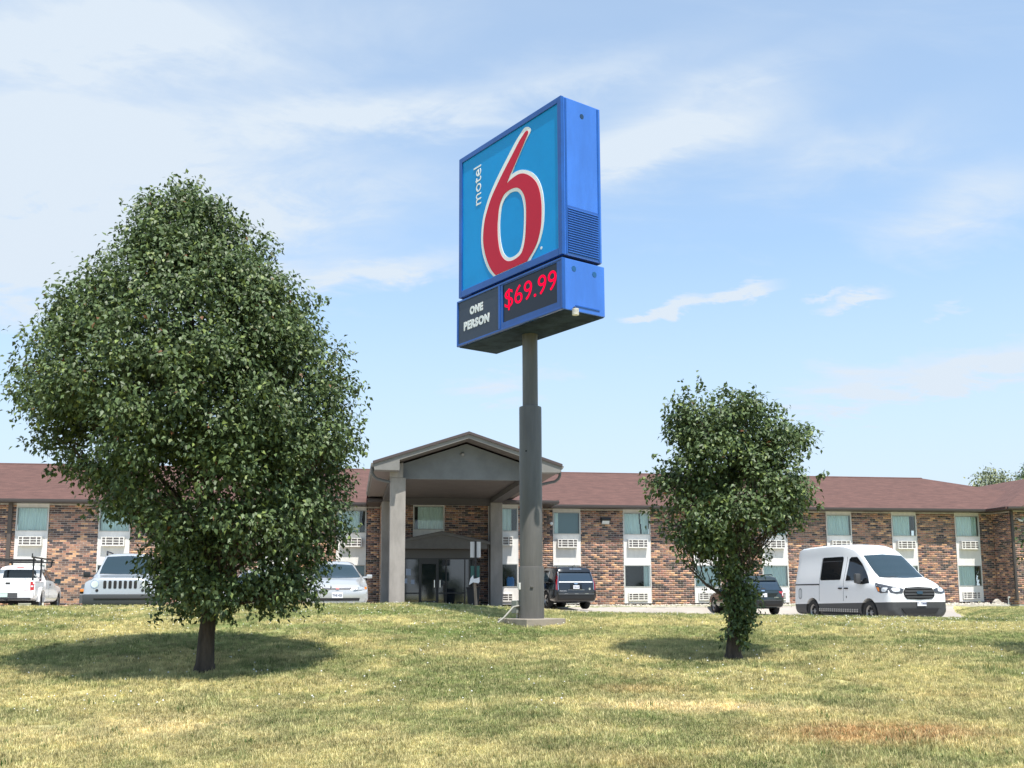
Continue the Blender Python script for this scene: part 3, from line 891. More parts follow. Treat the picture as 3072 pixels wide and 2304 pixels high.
def window(cx, o, z0, z1, w, style, seed, parent=B):
    """frame (part) > pane, curtain, opening behind"""
    x0, x1 = cx - w / 2, cx + w / 2; y = -o
    f = MB(); t = 0.035
    f.box(x0, x0 + t, y - 0.045, y + 0.03, z0, z1); f.box(x1 - t, x1, y - 0.045, y + 0.03, z0, z1)
    f.box(x0 + t, x1 - t, y - 0.045, y + 0.03, z0, z0 + t); f.box(x0 + t, x1 - t, y - 0.045, y + 0.03, z1 - t, z1)
    fo = f.build('window', M_alum, parent)
    MB().box(x0 + t, x1 - t, y - 0.012, y - 0.006, z0 + t, z1 - t).build('pane', M_glass_w, fo)
    MB().box(x0, x1, y + 0.62, y + 0.66, z0 - .1, z1).build('room_interior', M_black, fo)
    a, b = x0 + t, x1 - t
    if style == 'full': me = curtain_mesh(a, b, z0 + t, z1 - t, y + 0.11, 6.2, seed=seed)
    elif style == 'slit': me = curtain_mesh(a, b, z0 + t, z1 - t, y + 0.11, 5, seed=seed, open_=(a + (b - a) * .60, a + (b - a) * .655, 0.10))
    elif style == 'left': me = curtain_mesh(a, a + (b - a) * 0.18, z0 + t, z1 - t, y + 0.11, 9, seed=seed)
    elif style == 'right': me = curtain_mesh(a + (b - a) * 0.78, b, z0 + t, z1 - t, y + 0.11, 9, seed=seed)
    elif style == 'mostright': me = curtain_mesh(a, a + (b - a) * 0.80, z0 + t, z1 - t, y + 0.11, 7, seed=seed)
    elif style == 'mostleft': me = curtain_mesh(a + (b - a) * 0.12, b, z0 + t, z1 - t, y + 0.11, 6.5, seed=seed)
    else: me = None
    if me: link_mesh('curtain', me, fo, M_curtain, smooth=True)
    if style in ('left',):      # blue roller blind behind
        MB().box(a + (b - a) * 0.16, b, y + 0.16, y + 0.17, z0 + t, z1 - t).build('roller_blind', mat('blue_grey_blind', (0.10, 0.20, 0.235), 0.7), fo)
    if style == 'blind':
        MB().box(a, b, y + 0.16, y + 0.17, z0 + t, z1 - t).build('roller_blind', mat('blue_grey_blind', (0.10, 0.20, 0.235), 0.7), fo)
    return fo
def air_conditioner(cx, o, z0, z1, w=1.03, proud=0.24, parent=B):
    y = -o; x0, x1 = cx - w / 2, cx + w / 2
    a = MB()
    a.box(x0, x1, y - proud + 0.03, y + 0.02, z0, z1)
    ao = a.build('air_conditioner', M_acwhite, parent)
    MB().box(x0 + 0.03, x1 - 0.03, y - proud + 0.022, y - proud + 0.031, z0 + 0.03, z1 - 0.03).build('cooling_fins', M_acdark, ao)
    g = MB(); yf0, yf1 = y - proud - 0.012, y - proud + 0.026
    g.box(x0, x1, yf0, yf1, z1 - 0.035, z1 + 0.002); g.box(x0, x1, yf0, yf1, z0 - 0.002, z0 + 0.05)
    for r in (0.34, 0.67): zc = z0 + 0.04 + (z1 - z0 - 0.07) * r; g.box(x0, x1, yf0 + 0.004, yf1, zc - 0.014, zc + 0.014)
    for q in (0.0, 0.185, 0.51, 0.80, 1.0): xc = x0 + 0.022 + (w - 0.044) * q; g.box(xc - 0.02, xc + 0.02, yf0 + 0.002, yf1, z0 + 0.05, z1 - 0.035)
    g.build('grille', M_acwhite, ao)
    return ao
def bay(cx, o, styles, seed, w=2 * WH, acx=0.0, low_ac=True):
    p = MB(); x0, x1 = cx - w / 2, cx + w / 2; y = -o
    p.box(x0, x1, y - 0.02, y + 0.2, 6.46, ZT)                 # head
    p.box(x0, x1, y - 0.02, y + 0.2, 5.12, 5.345)              # sill strip
    p.box(x0 + 0.002, x1 - 0.002, y - 0.026, y + 0.2, 3.80, 5.12)
    p.box(x0 + 0.002, x1 - 0.002, y - 0.026, y + 0.2, 1.86, 2.665)
    p.box(x0, x0 + 0.03, y - 0.04, y + 0.02, 1.86, 6.5); p.box(x1 - 0.03, x1, y - 0.04, y + 0.02, 1.86, 6.5)   # edge trims
    p.box(x0 - 0.01, x1 + 0.01, y - 0.055, y + 0.02, 1.84, 1.875)
    p.box(x0 + 0.03, x1 - 0.03, y - 0.05, y + 0.02, 3.775, 3.81)
    p.build('window_panel', M_white, B)
    window(cx, o, 5.345, 6.46, w - 0.065, styles[0], seed)
    window(cx, o, 2.665, 3.775, w - 0.065, styles[1], seed + 50)
    air_conditioner(cx + acx, o, 4.65, 5.08)
    if low_ac: air_conditioner(cx + acx, o, 1.98, 2.36, proud=0.10)
    MB().box(x0 - 0.1, x1 + 0.1, y + 0.66, y + 0.7, ZB, ZT).build('room_backdrop', M_black, B)
ST_ = {-34.7: ('full', 'full'), -31.0: ('full', 'full'), -27.34: ('full', 'full'), -23.66: ('full', 'blind'), -19.97: ('full', 'full'), -16.28: ('full', 'full'), -12.55: ('mostright', 'blind'),
       -1.72: ('left', 'blind'), 1.97: ('slit', 'right'), 5.72: ('full', 'full'), 9.45: ('full', 'full'), 13.12: ('full', 'full'),
       16.88: ('mostright', 'full'), 20.60: ('full', 'mostright')}
for i, c in enumerate(LEFT + RIGHT): bay(c, 0.0, ST_[c], 10 + i)
bay(23.58, RO, ('full', 'full'), 60); bay(27.7, RO, ('full', 'full'), 61)
bay(-5.28, CO, ('mostright', 'open'), 62, w=1.40, acx=-0.1)
# centre window over the entrance
p = MB(); p.box(-9.66, -8.16, -CO - 0.02, -CO + 0.2, 6.52, ZT); p.box(-9.66, -8.16, -CO - 0.02, -CO + 0.2, 5.17, 5.40); p.box(-9.66, -8.16, -CO - 0.026, -CO + 0.2, 1.8, 5.17)
p.box(-9.66, -9.62, -CO - 0.04, -CO + 0.02, 1.8, 6.6); p.box(-8.20, -8.16, -CO - 0.04, -CO + 0.02, 1.8, 6.6)
p.build('window_panel', M_white, B)
window(-8.91, CO, 5.40, 6.52, 1.43, 'mostleft', 71)
# small things on the walls
d = MB(); d.bevbox(-28.40, -28.22, -0.13, -0.01, 2.0, ZT + 0.05, 0.015); d.build('downspout', mat('brown_downspout', (0.085, 0.068, 0.06), 0.5), B)
d = MB(); d.bevbox(-6.05, -5.96, -CO - 0.10, -CO - 0.008, 1.8, ZT, 0.012); d.build('downspout', M_acwhite, B, label='white downspout on the centre section')
d = MB(); d.bevbox(C0 + 0.01, C0 + 0.10, -CO - 0.10, -CO - 0.008, 1.8, ZT, 0.012); d.build('downspout', M_trim, B)
d = MB(); d.bevbox(7.95, 8.08, -0.12, -0.01, 1.9, ZT, 0.012); d.build('downspout', M_gutter, B)
d = MB(); d.bevbox(R0 - 0.14, R0 - 0.02, -RO - 0.02, -RO + 0.1, 1.9, ZT, 0.012); d.build('downspout', M_gutter, B)
d = MB(); d.bevbox(C1 + 0.02, C1 + 0.13, -0.6, -0.48, 1.8, ZT, 0.012); d.build('downspout', M_gutter, B)
# lot-side details that can be lifted off
def wall_thing(name, label, cat, l, o, z):
    return thing(name, label, cat, BP(l, o, z), TH)
w = wall_thing('wall_lamp', 'dark wall pack lamp with pale lens under the eaves of the brick pier', 'lamp', 0.30, 0.0, 6.0)
MB().prism([(-0.02, -0.10), (-0.16, -0.02), (-0.30, 0.10), (-0.28, 0.20), (-0.0, 0.22)], -0.24, 0.24, 'x').build('housing', M_plasticb, w)
MB().prism([(-0.03, -0.15), (-0.17, -0.13), (-0.24, 0.03), (-0.16, -0.025), (-0.02, -0.105)], -0.20, 0.18, 'x').build('lens', M_signback, w)
w = wall_thing('flood_lamp', 'small white round floodlight on the brick beside the sign pole', 'lamp', -2.55, 0.0, 5.87)
m_ = MB(); m_.lathe([(0.0, -0.28), (0.075, -0.26), (0.085, -0.2), (0.04, -0.12), (0.0, -0.11)], axis='y', n=14); m_.build('lamp_head', M_signwhite, w, smooth=True)
MB().cyl((0, -0.14, 0), (0.05, -0.01, -0.08), 0.02).build('bracket', M_signwhite, w)
for k, (ll, zz_, la) in enumerate([(22.35, 6.12, 'white wall camera angled left on the far right brick block'), (22.66, 6.16, 'white wall camera with dark lens nearer the right window panel')]):
    w = wall_thing('security_camera', la, 'camera', ll, RO, zz_)
    tag(w, group='cameras on the right block')
    w.rotation_euler = (0, 0, TH + (0.5 if k == 0 else -0.3))
    MB().cyl((0, -0.34, -0.06), (0, -0.12, 0.02), 0.05, 0.055).build('camera_body', M_signwhite, w, smooth=True)
    MB().cyl((0, -0.35, -0.063), (0, -0.339, -0.06), 0.035).build('lens', M_black, w)
    MB().tube([(0, -0.2, -0.02), (0, -0.1, 0.08), (0, -0.008, 0.08)], 0.02).build('bracket', M_signwhite, w)
w = wall_thing('ground_floodlight', 'small beige box light on the ground by the inner wall corner', 'lamp', 21.6, 0.75, E - 0.72)
MB().prism([(-0.2, 0.0), (0.2, 0.0), (0.2, 0.12), (0.0, 0.30), (-0.2, 0.16)], -0.12, 0.12, 'y').build('housing', M_kerb, w)
MB().box(-0.05, 0.05, -0.2, 0.2, -0.06, 0.0).build('foot', M_plasticb, w)
w = wall_thing('water_tap', 'small white standpipe at the foot of the right block corner', 'tap', R0 - 0.25, RO - 0.5, E - 0.75)
MB().cyl((0, 0, 0), (0, 0, 0.42), 0.03).build('pipe', M_signwhite, w); MB().cyl((0, 0, 0.42), (0, -0.12, 0.42), 0.035).build('spout', M_signwhite, w)
# things standing in the low window of the centre section
w = wall_thing('blue_container', 'blue plastic container standing inside the low window by the sign pole', 'container', -4.95, CO - 0.10, 2.70)
MB().bevbox(-0.18, 0.18, -0.06, 0.10, 0, 0.40, 0.02).build('tub', M_bluetub, w)
MB().prism([(-0.14, 0.40), (0.14, 0.40), (0.11, 0.46), (-0.03, 0.43), (-0.11, 0.46)], -0.03, 0.05, 'y').build('handle', M_bluetub, w)
w = wall_thing('window_card', 'pale printed card with rounded top standing inside the low window', 'card', -5.50, CO - 0.08, 2.70)
MB().prism([(-0.16, 0), (0.16, 0), (0.16, .36), (.12, .42), (-.12, .42), (-.16, .36)], -0.01, 0.01, 'y').build('card', mat('card_green_white', (0.55, 0.62, 0.54), 0.6), w)
for zz_, ww in ((0.33, .11), (0.29, .07), (0.20, .10), (0.16, .10), (0.12, .10), (0.08, .10)):
    MB().box(-ww, ww, -0.0135, -0.011, zz_ - 0.008, zz_ + 0.008).build('printed_line', mat('card_ink', (0.10, 0.12, 0.10), 0.7), w)

# ---------------------------------------------------------------- entrance canopy (porte-cochere)
K = thing('entrance_canopy', 'large grey gabled entrance canopy on four stucco columns', 'canopy', (BX, BY, 0), TH)
FO, BO = 13.0, 2.75                         # front and back planes
cl0, cl1, cr0, cr1 = -11.17, -10.61, -6.10, -5.53
KB = 6.62                                   # underside of the beams
for (a, b, o0, o1) in ((cl0, cl1, FO - 0.57, FO), (cr0, cr1, FO - 0.57, FO), (cl0, cl1, BO, BO + 0.57), (cr0, cr1, BO, BO + 0.57)):
    c = MB(); c.bevbox(a, b, -o1, -o0, 1.55, KB, 0.015); c.build('column', M_stucco, K)
# apex, eave heights
AX, AZ, TZ = -8.33, 8.25, 7.10
TL, TR = -11.79, -4.87
def rz(l): return AZ - abs(l - AX) * (AZ - TZ) / (TR - AX)
# front gable wall, recessed behind the bargeboard
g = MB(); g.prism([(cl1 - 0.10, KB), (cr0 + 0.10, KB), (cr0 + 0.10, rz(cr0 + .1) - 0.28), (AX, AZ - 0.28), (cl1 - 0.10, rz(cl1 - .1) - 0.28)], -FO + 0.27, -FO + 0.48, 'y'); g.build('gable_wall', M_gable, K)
for a, b in ((cl0 - 0.015, cl1 - 0.098), (cr0 + 0.098, cr1 + 0.015)):
    g = MB(); g.prism([(a, KB + 0.004), (b, KB + 0.004), (b, rz(b) - 0.27), (a, rz(a) - 0.27)], -FO - 0.015, -FO + 0.5, 'y'); g.build('corner_block', M_stucco, K)
# side beams, back beam, ceiling
for a, b in ((cl0 + 0.04, cl1 - 0.04), (cr0 + 0.04, cr1 - 0.04)):
    MB().box(a, b, -FO + 0.50, -2.2, KB + 0.004, 7.0).build('side_beam', mat('dark_beam', (0.085, 0.08, 0.078), 0.85), K)
MB().box(cl1 - 0.03, cr0 + 0.03, -BO - 0.45, -BO - 0.02, KB - 0.10, 7.0).build('back_beam', mat('dark_beam', (0.085, 0.08, 0.078), 0.85), K)
MB().box(cl1 - 0.035, cr0 + 0.035, -FO + 0.485, -BO - 0.46, KB + 0.20, KB + 0.24).build('ceiling', M_soffit, K)
# bargeboard, eave returns, shingle roof
yF = -FO - 0.55
for s in (-1, 1):
    e = TL if s < 0 else TR
    g = MB(); g.prism([(e, rz(e) - 0.02), (AX, AZ - 0.035), (AX, AZ - 0.185), (e, rz(e) - 0.19)], yF, yF + 0.05, 'y'); g.build('bargeboard', M_trim, K)
    g = MB(); g.prism([(e, rz(e) - 0.192), (AX, AZ - 0.19), (AX, AZ - 0.21), (e, rz(e) - 0.212)], yF + 0.052, -FO + 0.26, 'y'); g.build('rake_soffit', M_soffit, K)
    g = MB(); g.prism([(e + s * 0.05, rz(e) + 0.055), (AX, AZ + 0.065), (AX, AZ - 0.036), (e + s * 0.05, rz(e) - 0.045)], yF - 0.06, yF - 0.031, 'y'); g.build('drip_edge', mat('dark_drip', (0.06, 0.045, 0.045), 0.7), K)
    # box return at the foot of the rake
    i_ = e + s * -0.92
    g = MB(); g.prism([(e - s * -0.0, rz(e) - 0.19), (e - s * 0.02, rz(e) - 0.26), (i_, rz(e) - 0.27), (i_, rz(i_) - 0.19)], yF - 0.02, yF + 0.54, 'y'); g.build('eave_return', M_trim, K)
    # fascia and soffit running back along the eave
    g = MB(); g.prism([(e, rz(e) - 0.0), (e + s * -0.03, rz(e) - 0.0), (e + s * -0.03, rz(e) - 0.19), (e, rz(e) - 0.19)], yF + 0.05, -2.3, 'y'); g.build('fascia', M_trim, K)
    inner = cl0 + 0.04 if s < 0 else cr1 - 0.04
    g = MB(); g.box(min(e, inner), max(e, inner), yF + 0.54, -2.3, rz(e) - 0.215, rz(e) - 0.192); g.build('eave_soffit', mat('pinkish_soffit', (0.20, 0.165, 0.15), 0.8), K)
    # gutter and swan-neck downspout
    g = MB(); g.prism([(e, rz(e) - 0.01), (e + s * 0.11, rz(e) - 0.01), (e + s * 0.11, rz(e) - 0.06), (e + s * 0.07, rz(e) - 0.13), (e, rz(e) - 0.13)], yF + 0.02, -2.3, 'y'); g.build('gutter', M_trim, K)
    col_edge = cl0 if s < 0 else cr1
    zg_ = rz(e) - 0.13
    path = [(e + s * 0.05, yF + 0.45, zg_ + 0.05), (e + s * 0.05, yF + 0.45, zg_ - 0.20), (e - s * 0.02, yF + 0.45, zg_ - 0.33), (e - s * 0.14, yF + 0.47, zg_ - 0.42), (col_edge + s * 0.02, yF + 0.50, zg_ - 0.53)]
    g = MB(); g.tube(path, 0.055, n=8); g.build('downspout', mat('dark_grey_spout', (0.09, 0.092, 0.09), 0.45), K, smooth=True)
bo = -3.9
q = [[(TL - 0.04, yF - 0.03, rz(TL) + 0.06 - 0.012), (AX, yF - 0.03, AZ + 0.055), (AX, -bo, AZ + 0.055), (TL - 0.04, -bo, rz(TL) + 0.05)],
     [(AX, yF - 0.03, AZ + 0.055), (TR + 0.04, yF - 0.03, rz(TR) + 0.05), (TR + 0.04, -bo, rz(TR) + 0.05), (AX, -bo, AZ + 0.055)]]
bm = bmesh.new()
for f in q: bm.faces.new([bm.verts.new(p) for p in f])
bmesh.ops.remove_doubles(bm, verts=bm.verts, dist=0.02)
ext = bmesh.ops.extrude_face_region(bm, geom=bm.faces[:]); bmesh.ops.translate(bm, vec=(0, 0, -0.075), verts=[v for v in ext['geom'] if isinstance(v, bmesh.types.BMVert)])
bmesh.ops.recalc_face_normals(bm, faces=bm.faces)
me = bpy.data.meshes.new('roof'); bm.to_mesh(me); bm.free(); link_mesh('roof', me, K, M_roof)
MB().cyl((AX - 0.15, -FO + 0.28, 7.60), (AX - 0.15, -FO + 0.14, 7.54), 0.07, 0.055, 12).build('gable_lamp', M_trim, K, smooth=True)
# plinth slab under the canopy
o = MB().box(-12.0, -4.8, -FO - 0.3, -2.0, E - 0.95, E - 0.64).build('entrance_slab', mat('worn_slab', (0.13, 0.12, 0.11), 0.9, var=0.2, vscale=1.5), None); o.location = (BX, BY, 0); o.rotation_euler = (0, 0, TH); tag(o, kind='structure')

# ---------------------------------------------------------------- entrance vestibule
Vb = thing('entrance_vestibule', 'dark glazed entrance porch with low grey gable under the canopy', 'porch', (BX, BY, 0), TH)
VO = 4.3
vAX, vAZ, vT = -8.47, 5.17, 4.71
vl, vr = -10.78, -6.26
def vz(l): return vAZ - abs(l - vAX) * (vAZ - vT) / (vr - vAX)
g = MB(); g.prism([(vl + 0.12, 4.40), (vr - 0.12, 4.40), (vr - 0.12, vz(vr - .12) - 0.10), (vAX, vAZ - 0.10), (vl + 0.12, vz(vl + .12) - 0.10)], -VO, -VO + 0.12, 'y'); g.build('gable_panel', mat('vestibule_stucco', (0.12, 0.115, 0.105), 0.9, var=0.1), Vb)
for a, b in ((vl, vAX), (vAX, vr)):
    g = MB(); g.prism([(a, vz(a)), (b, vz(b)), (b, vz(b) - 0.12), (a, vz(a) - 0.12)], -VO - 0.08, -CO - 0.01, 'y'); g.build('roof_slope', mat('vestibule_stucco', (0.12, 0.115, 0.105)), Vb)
    g = MB(); g.prism([(a, vz(a) + 0.03), (b, vz(b) + 0.03), (b, vz(b) + 0.002), (a, vz(a) + 0.002)], -VO - 0.10, -CO - 0.01, 'y'); g.build('roof_edge', M_gutter, Vb)
MB().box(vl + 0.1, vr - 0.1, -VO + 0.125, -CO - 0.02, 4.38, 4.42).build('porch_soffit', M_soffit, Vb)
GY = -VO + 0.55
MB().box(vl + 0.1, -6.75, GY - 0.06, GY + 0.10, 3.99, 4.375).build('header', mat('dark_taupe', (0.10, 0.095, 0.085), 0.8), Vb)
# frames, panes
frames = [vl + 0.15, -9.47, -8.57, -8.22, -7.36, -6.98]
f = MB()
for x in frames[:1] + frames[-1:]: f.box(x - 0.03, x + 0.03, GY - 0.04, GY + 0.04, 1.76, 3.99)
f.box(frames[0], frames[-1], GY - 0.035, GY + 0.035, 3.93, 3.988); f.box(frames[0], frames[-1], GY - 0.035, GY + 0.035, 1.76, 1.86)
for x in frames[3:5]: f.box(x - 0.025, x + 0.025, GY - 0.036, GY + 0.036, 1.86, 3.93)
f.build('door_frame', M_darkframe, Vb)
f = MB(); a, b = -9.47, -8.57                                    # entrance door
f.box(a, a + 0.12, GY - 0.06, GY + 0.03, 1.80, 3.99); f.box(b - 0.12, b, GY - 0.06, GY + 0.03, 1.80, 3.99)
f.box(a + .12, b - .12, GY - 0.06, GY + 0.03, 3.72, 3.99); f.box(a + .12, b - .12, GY - 0.06, GY + 0.03, 1.80, 2.05)
dr = f.build('door', M_darkframe, Vb)
MB().box(a + .12, b - .12, GY - 0.02, GY - 0.01, 2.05, 3.72).build('pane', M_glass_dark, dr)
for x in (b - 0.20, b + 0.06):
    h = MB(); h.tube([(x, GY - 0.06, 2.62), (x, GY - 0.13, 2.65), (x, GY - 0.13, 2.98), (x, GY - 0.06, 3.02)], 0.016, n=6); h.build('handle', M_chrome, dr, smooth=True)
def gp(x0, x1, z0=1.86, z1=3.93): MB().box(x0, x1, GY - 0.006, GY + 0.006, z0, z1).build('glass_panel', M_glass_dark, Vb)
gp(frames[0] + .03, -9.47); gp(-8.57, -8.245); gp(-8.195, -7.385); gp(-7.335, -7.01)
f = MB(); f.box(frames[0] + .03, -9.47, GY - 0.03, GY + 0.03, 2.36, 2.42); f.box(-8.195, -7.385, GY - 0.03, GY + 0.03, 2.36, 2.42); f.box(-8.545, -8.25, GY - 0.03, GY + 0.03, 2.36, 2.42); f.build('transom_bar', M_darkframe, Vb)
MB().box(frames[0] + 0.03, frames[-1] - 0.03, -CO - 0.06, -CO - 0.03, 1.76, 4.3).build('inner_screen', M_black, Vb)
MB().box(-6.98, -6.93, GY, -CO - 0.01, 1.76, 3.99).build('side_glass', M_glass_dark, Vb)
# bright notices taped to the left glass
for (x, z, w_, h_) in ((-9.95, 3.35, .22, .3), (-10.15, 2.95, .3, .22), (-9.75, 2.9, .16, .2)):
    MB().box(x - w_ / 2, x + w_ / 2, GY - 0.0105, GY - 0.0075, z - h_ / 2, z + h_ / 2).build('paper_notice', mat('notice_paper', (0.30, 0.34, 0.40), 0.7), Vb)

# ---------------------------------------------------------------- the pylon sign
S = thing('pylon_sign', 'tall blue motel sign with big red 6 and red price display on a grey pole', 'sign', (0.39, 20.72, 0), R(-53.8))
gzp = E - 0.60
MB().bevbox(-0.50, 0.50, -0.50, 0.50, gzp - 0.35, gzp + 0.075, 0.015).build('footing', M_concrete, S)
MB().lathe([(0.262, gzp + 0.05), (0.262, 2.905), (0.258, 2.925), (0.237, 2.93)], n=40).build('pole_base', M_pole, S, smooth=True)
MB().lathe([(0.236, 2.92), (0.236, 6.26), (0.232, 6.28), (0.165, 6.30)], n=40).build('pole_sleeve', M_pole, S, smooth=True)
po = MB().lathe([(0.163, 6.28), (0.163, 11.0)], n=36).build('pole', M_pole, S, smooth=True)
MB().lathe([(0.0, 0), (0.019, 0.0)], n=12)
for (a, z) in ((-1.05, 5.32),):
    p = MB(); p.cyl((0.236 * math.cos(a) * 0.97, 0.236 * math.sin(a) * 0.97, z), (0.236 * math.cos(a) * 1.004, 0.236 * math.sin(a) * 1.004, z), 0.02); p.build('bolt_hole', M_black, S)
p = MB(); a = -0.62; p.bevbox(-0.03, 0.03, -0.02, 0.012, 2.5, 2.535, 0.006, M=Matrix.Rotation(a + R(90), 4, 'Z') @ Matrix.Translation((0, -0.268, 0))); p.build('weld_lug', M_pole, S)
SCX, SCY = -0.048 * 0, 0.0
# cabinet centre relative to the pole, in the sign's own axes
def toloc(wx, wy):
    c, s = math.cos(R(-53.8)), math.sin(R(-53.8)); dx, dy = wx - 0.39, wy - 20.72
    return dx * c + dy * s, -dx * s + dy * c
ox, oy = toloc(0.342, 20.625)
def cab(name, W, D, z0, z1, m, bev=0.015):
    return MB().bevbox(ox - W / 2, ox + W / 2, oy - D / 2, oy + D / 2, z0, z1, bev).build(name, m, S)
W1, D1, zb1, zt1 = 3.70, 0.99, 8.98, 12.27
W2, D2, zb2, zt2 = 3.76, 1.05, 7.86, 8.90
up = cab('cabinet', W1, D1, zb1, zt1, M_signblue_side)
lo = cab('price_cabinet', W2, D2, zb2, zt2, M_signblue_side)
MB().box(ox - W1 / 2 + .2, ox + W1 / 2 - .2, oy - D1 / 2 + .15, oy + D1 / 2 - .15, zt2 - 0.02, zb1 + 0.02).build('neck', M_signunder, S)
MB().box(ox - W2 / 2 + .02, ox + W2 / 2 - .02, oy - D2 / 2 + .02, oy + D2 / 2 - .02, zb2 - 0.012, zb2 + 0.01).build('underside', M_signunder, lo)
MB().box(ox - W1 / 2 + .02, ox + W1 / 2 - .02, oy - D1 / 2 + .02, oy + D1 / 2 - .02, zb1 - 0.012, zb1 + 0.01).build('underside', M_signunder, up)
def face_frame(parent, W, z0, z1, y, b, name='face_frame', m=M_signblue, bb=None):
    f = MB(); x0, x1 = ox - W / 2 - 0.004, ox + W / 2 + 0.004
    f.bevbox(x0, x0 + b, y - 0.05, y + 0.03, z0, z1, 0.012); f.bevbox(x1 - b, x1, y - 0.05, y + 0.03, z0, z1, 0.012)
    f.bevbox(x0 + b, x1 - b, y - 0.05, y + 0.03, z0, z0 + (bb or b), 0.012); f.bevbox(x0 + b, x1 - b, y - 0.05, y + 0.03, z1 - b, z1, 0.012)
    return f.build(name, m, parent)
yf = oy - D1 / 2
face_frame(up, W1, zb1 - .002, zt1 + .002, yf, 0.12, bb=0.15)
MB().box(ox - W1 / 2 + .12, ox + W1 / 2 - .12, yf - 0.022, yf + 0.01, zb1 + .15, zt1 - .12).build('face_panel', M_signface, up)
yb = oy + D1 / 2
MB().box(ox - W1 / 2 + .12, ox + W1 / 2 - .12, yb - 0.01, yb + 0.02, zb1 + .15, zt1 - .12).build('face_panel', M_signface, up)
RO_ = [(0.714, 11.972), (0.642, 11.963), (0.582, 11.924), (0.448, 11.845), (0.263, 11.691), (0.045, 11.51), (-0.177, 11.326), (-0.401, 11.12), (-0.596, 10.92), (-0.747, 10.684), (-0.84, 10.484), (-0.887, 10.231), (-0.888, 10.003), (-0.83, 9.776), (-0.732, 9.541), (-0.604, 9.335), (-0.48, 9.20), (-0.42, 9.148), (0.18, 9.148), (0.70, 9.148), (0.74, 9.19), (0.897, 9.305), (1.044, 9.465), (1.144, 9.684), (1.182, 9.921), (1.185, 10.204), (1.142, 10.468), (1.058, 10.676), (0.944, 10.824), (0.798, 10.954), (0.621, 11.064), (0.441, 11.12), (0.258, 11.117), (0.104, 11.097), (-0.015, 11.063), (0.105, 11.208), (0.229, 11.332), (0.384, 11.498), (0.537, 11.664), (0.659, 11.802), (0.749, 11.896), (0.75, 11.944)]
RI_ = [(0.287, 10.870), (0.438, 10.80), (0.569, 10.661), (0.645, 10.49), (0.673, 10.299), (0.67, 10.01), (0.65, 9.763), (0.606, 9.56), (0.515, 9.388), (0.364, 9.322), (0.151, 9.31), (-0.033, 9.362), (-0.189, 9.498), (-0.282, 9.674), (-0.338, 9.914), (-0.355, 10.182), (-0.335, 10.401), (-0.295, 10.613), (-0.218, 10.757), (-0.098, 10.857), (0.084, 10.889)]
WO_ = [(0.751, 12.043), (0.631, 12.071), (0.541, 12.032), (0.388, 11.942), (0.202, 11.807), (-0.017, 11.626), (-0.239, 11.442), (-0.478, 11.222), (-0.674, 11.003), (-0.826, 10.766), (-0.919, 10.547), (-0.973, 10.277), (-0.974, 10.009), (-0.922, 9.765), (-0.818, 9.527), (-0.688, 9.321), (-0.56, 9.19), (-0.51, 9.142), (0.18, 9.142), (0.81, 9.142), (0.85, 9.19), (1.013, 9.325), (1.13, 9.458), (1.218, 9.661), (1.261, 9.896), (1.265, 10.196), (1.217, 10.479), (1.122, 10.708), (1.003, 10.875), (0.846, 11.021), (0.652, 11.133), (0.472, 11.197), (0.29, 11.217), (0.160, 11.205), (0.26, 11.338), (0.414, 11.506), (0.579, 11.685), (0.719, 11.816), (0.826, 11.903), (0.827, 11.976)]
WI_ = [(0.286, 10.79), (0.40, 10.735), (0.507, 10.612), (0.565, 10.449), (0.592, 10.286), (0.589, 10.032), (0.567, 9.787), (0.523, 9.602), (0.444, 9.455), (0.304, 9.394), (0.133, 9.388), (0.0, 9.437), (-0.124, 9.55), (-0.205, 9.711), (-0.256, 9.929), (-0.273, 10.156), (-0.259, 10.376), (-0.213, 10.568), (-0.149, 10.690), (-0.042, 10.772), (0.12, 10.813)]
def ring_shape(name, outer, inner, y0, y1, m, parent):
    cu = bpy.data.curves.new(name, 'CURVE'); cu.dimensions = '2D'; cu.fill_mode = 'BOTH'; cu.extrude = (y1 - y0) / 2
    for pts_ in (outer, inner):
        sp = cu.splines.new('POLY'); sp.points.add(len(pts_) - 1); sp.use_cyclic_u = True
        for i, (a, b) in enumerate(pts_): sp.points[i].co = (a, b, 0, 1)
    o = bpy.data.objects.new(name, cu); COL.objects.link(o); bpy.context.view_layer.update()
    me = bpy.data.meshes.new_from_object(o.evaluated_get(bpy.context.evaluated_depsgraph_get())); COL.objects.unlink(o); bpy.data.objects.remove(o)
    me.name = name
    q = link_mesh(name, me, parent, m); q.rotation_euler = (R(90), 0, 0); q.location = (ox, (y0 + y1) / 2, 0)
    return q
def smooth_poly(p, k=3, sharp=()):
    out_ = []; n = len(p)
    for i in range(n):
        p0, p1, p2, p3 = p[i - 1], p[i], p[(i + 1) % n], p[(i + 2) % n]
        for j in range(k):
            t = j / k
            if i in sharp or (i + 1) % n in sharp: out_.append((p1[0] + (p2[0] - p1[0]) * t, p1[1] + (p2[1] - p1[1]) * t)); continue
            out_.append(tuple(0.5 * ((2 * p1[c]) + (-p0[c] + p2[c]) * t + (2 * p0[c] - 5 * p1[c] + 4 * p2[c] - p3[c]) * t * t + (-p0[c] + 3 * p1[c] - 3 * p2[c] + p3[c]) * t ** 3) for c in (0, 1)))
    return out_
ring_shape('numeral_outline', smooth_poly(WO_, 3, (17, 18, 19, 33)), smooth_poly(WI_), yf - 0.032, yf - 0.022, M_signwhite, up)
ring_shape('numeral_six', smooth_poly(RO_, 3, (17, 18, 19, 34)), smooth_poly(RI_), yf - 0.040, yf - 0.032, M_signred, up)
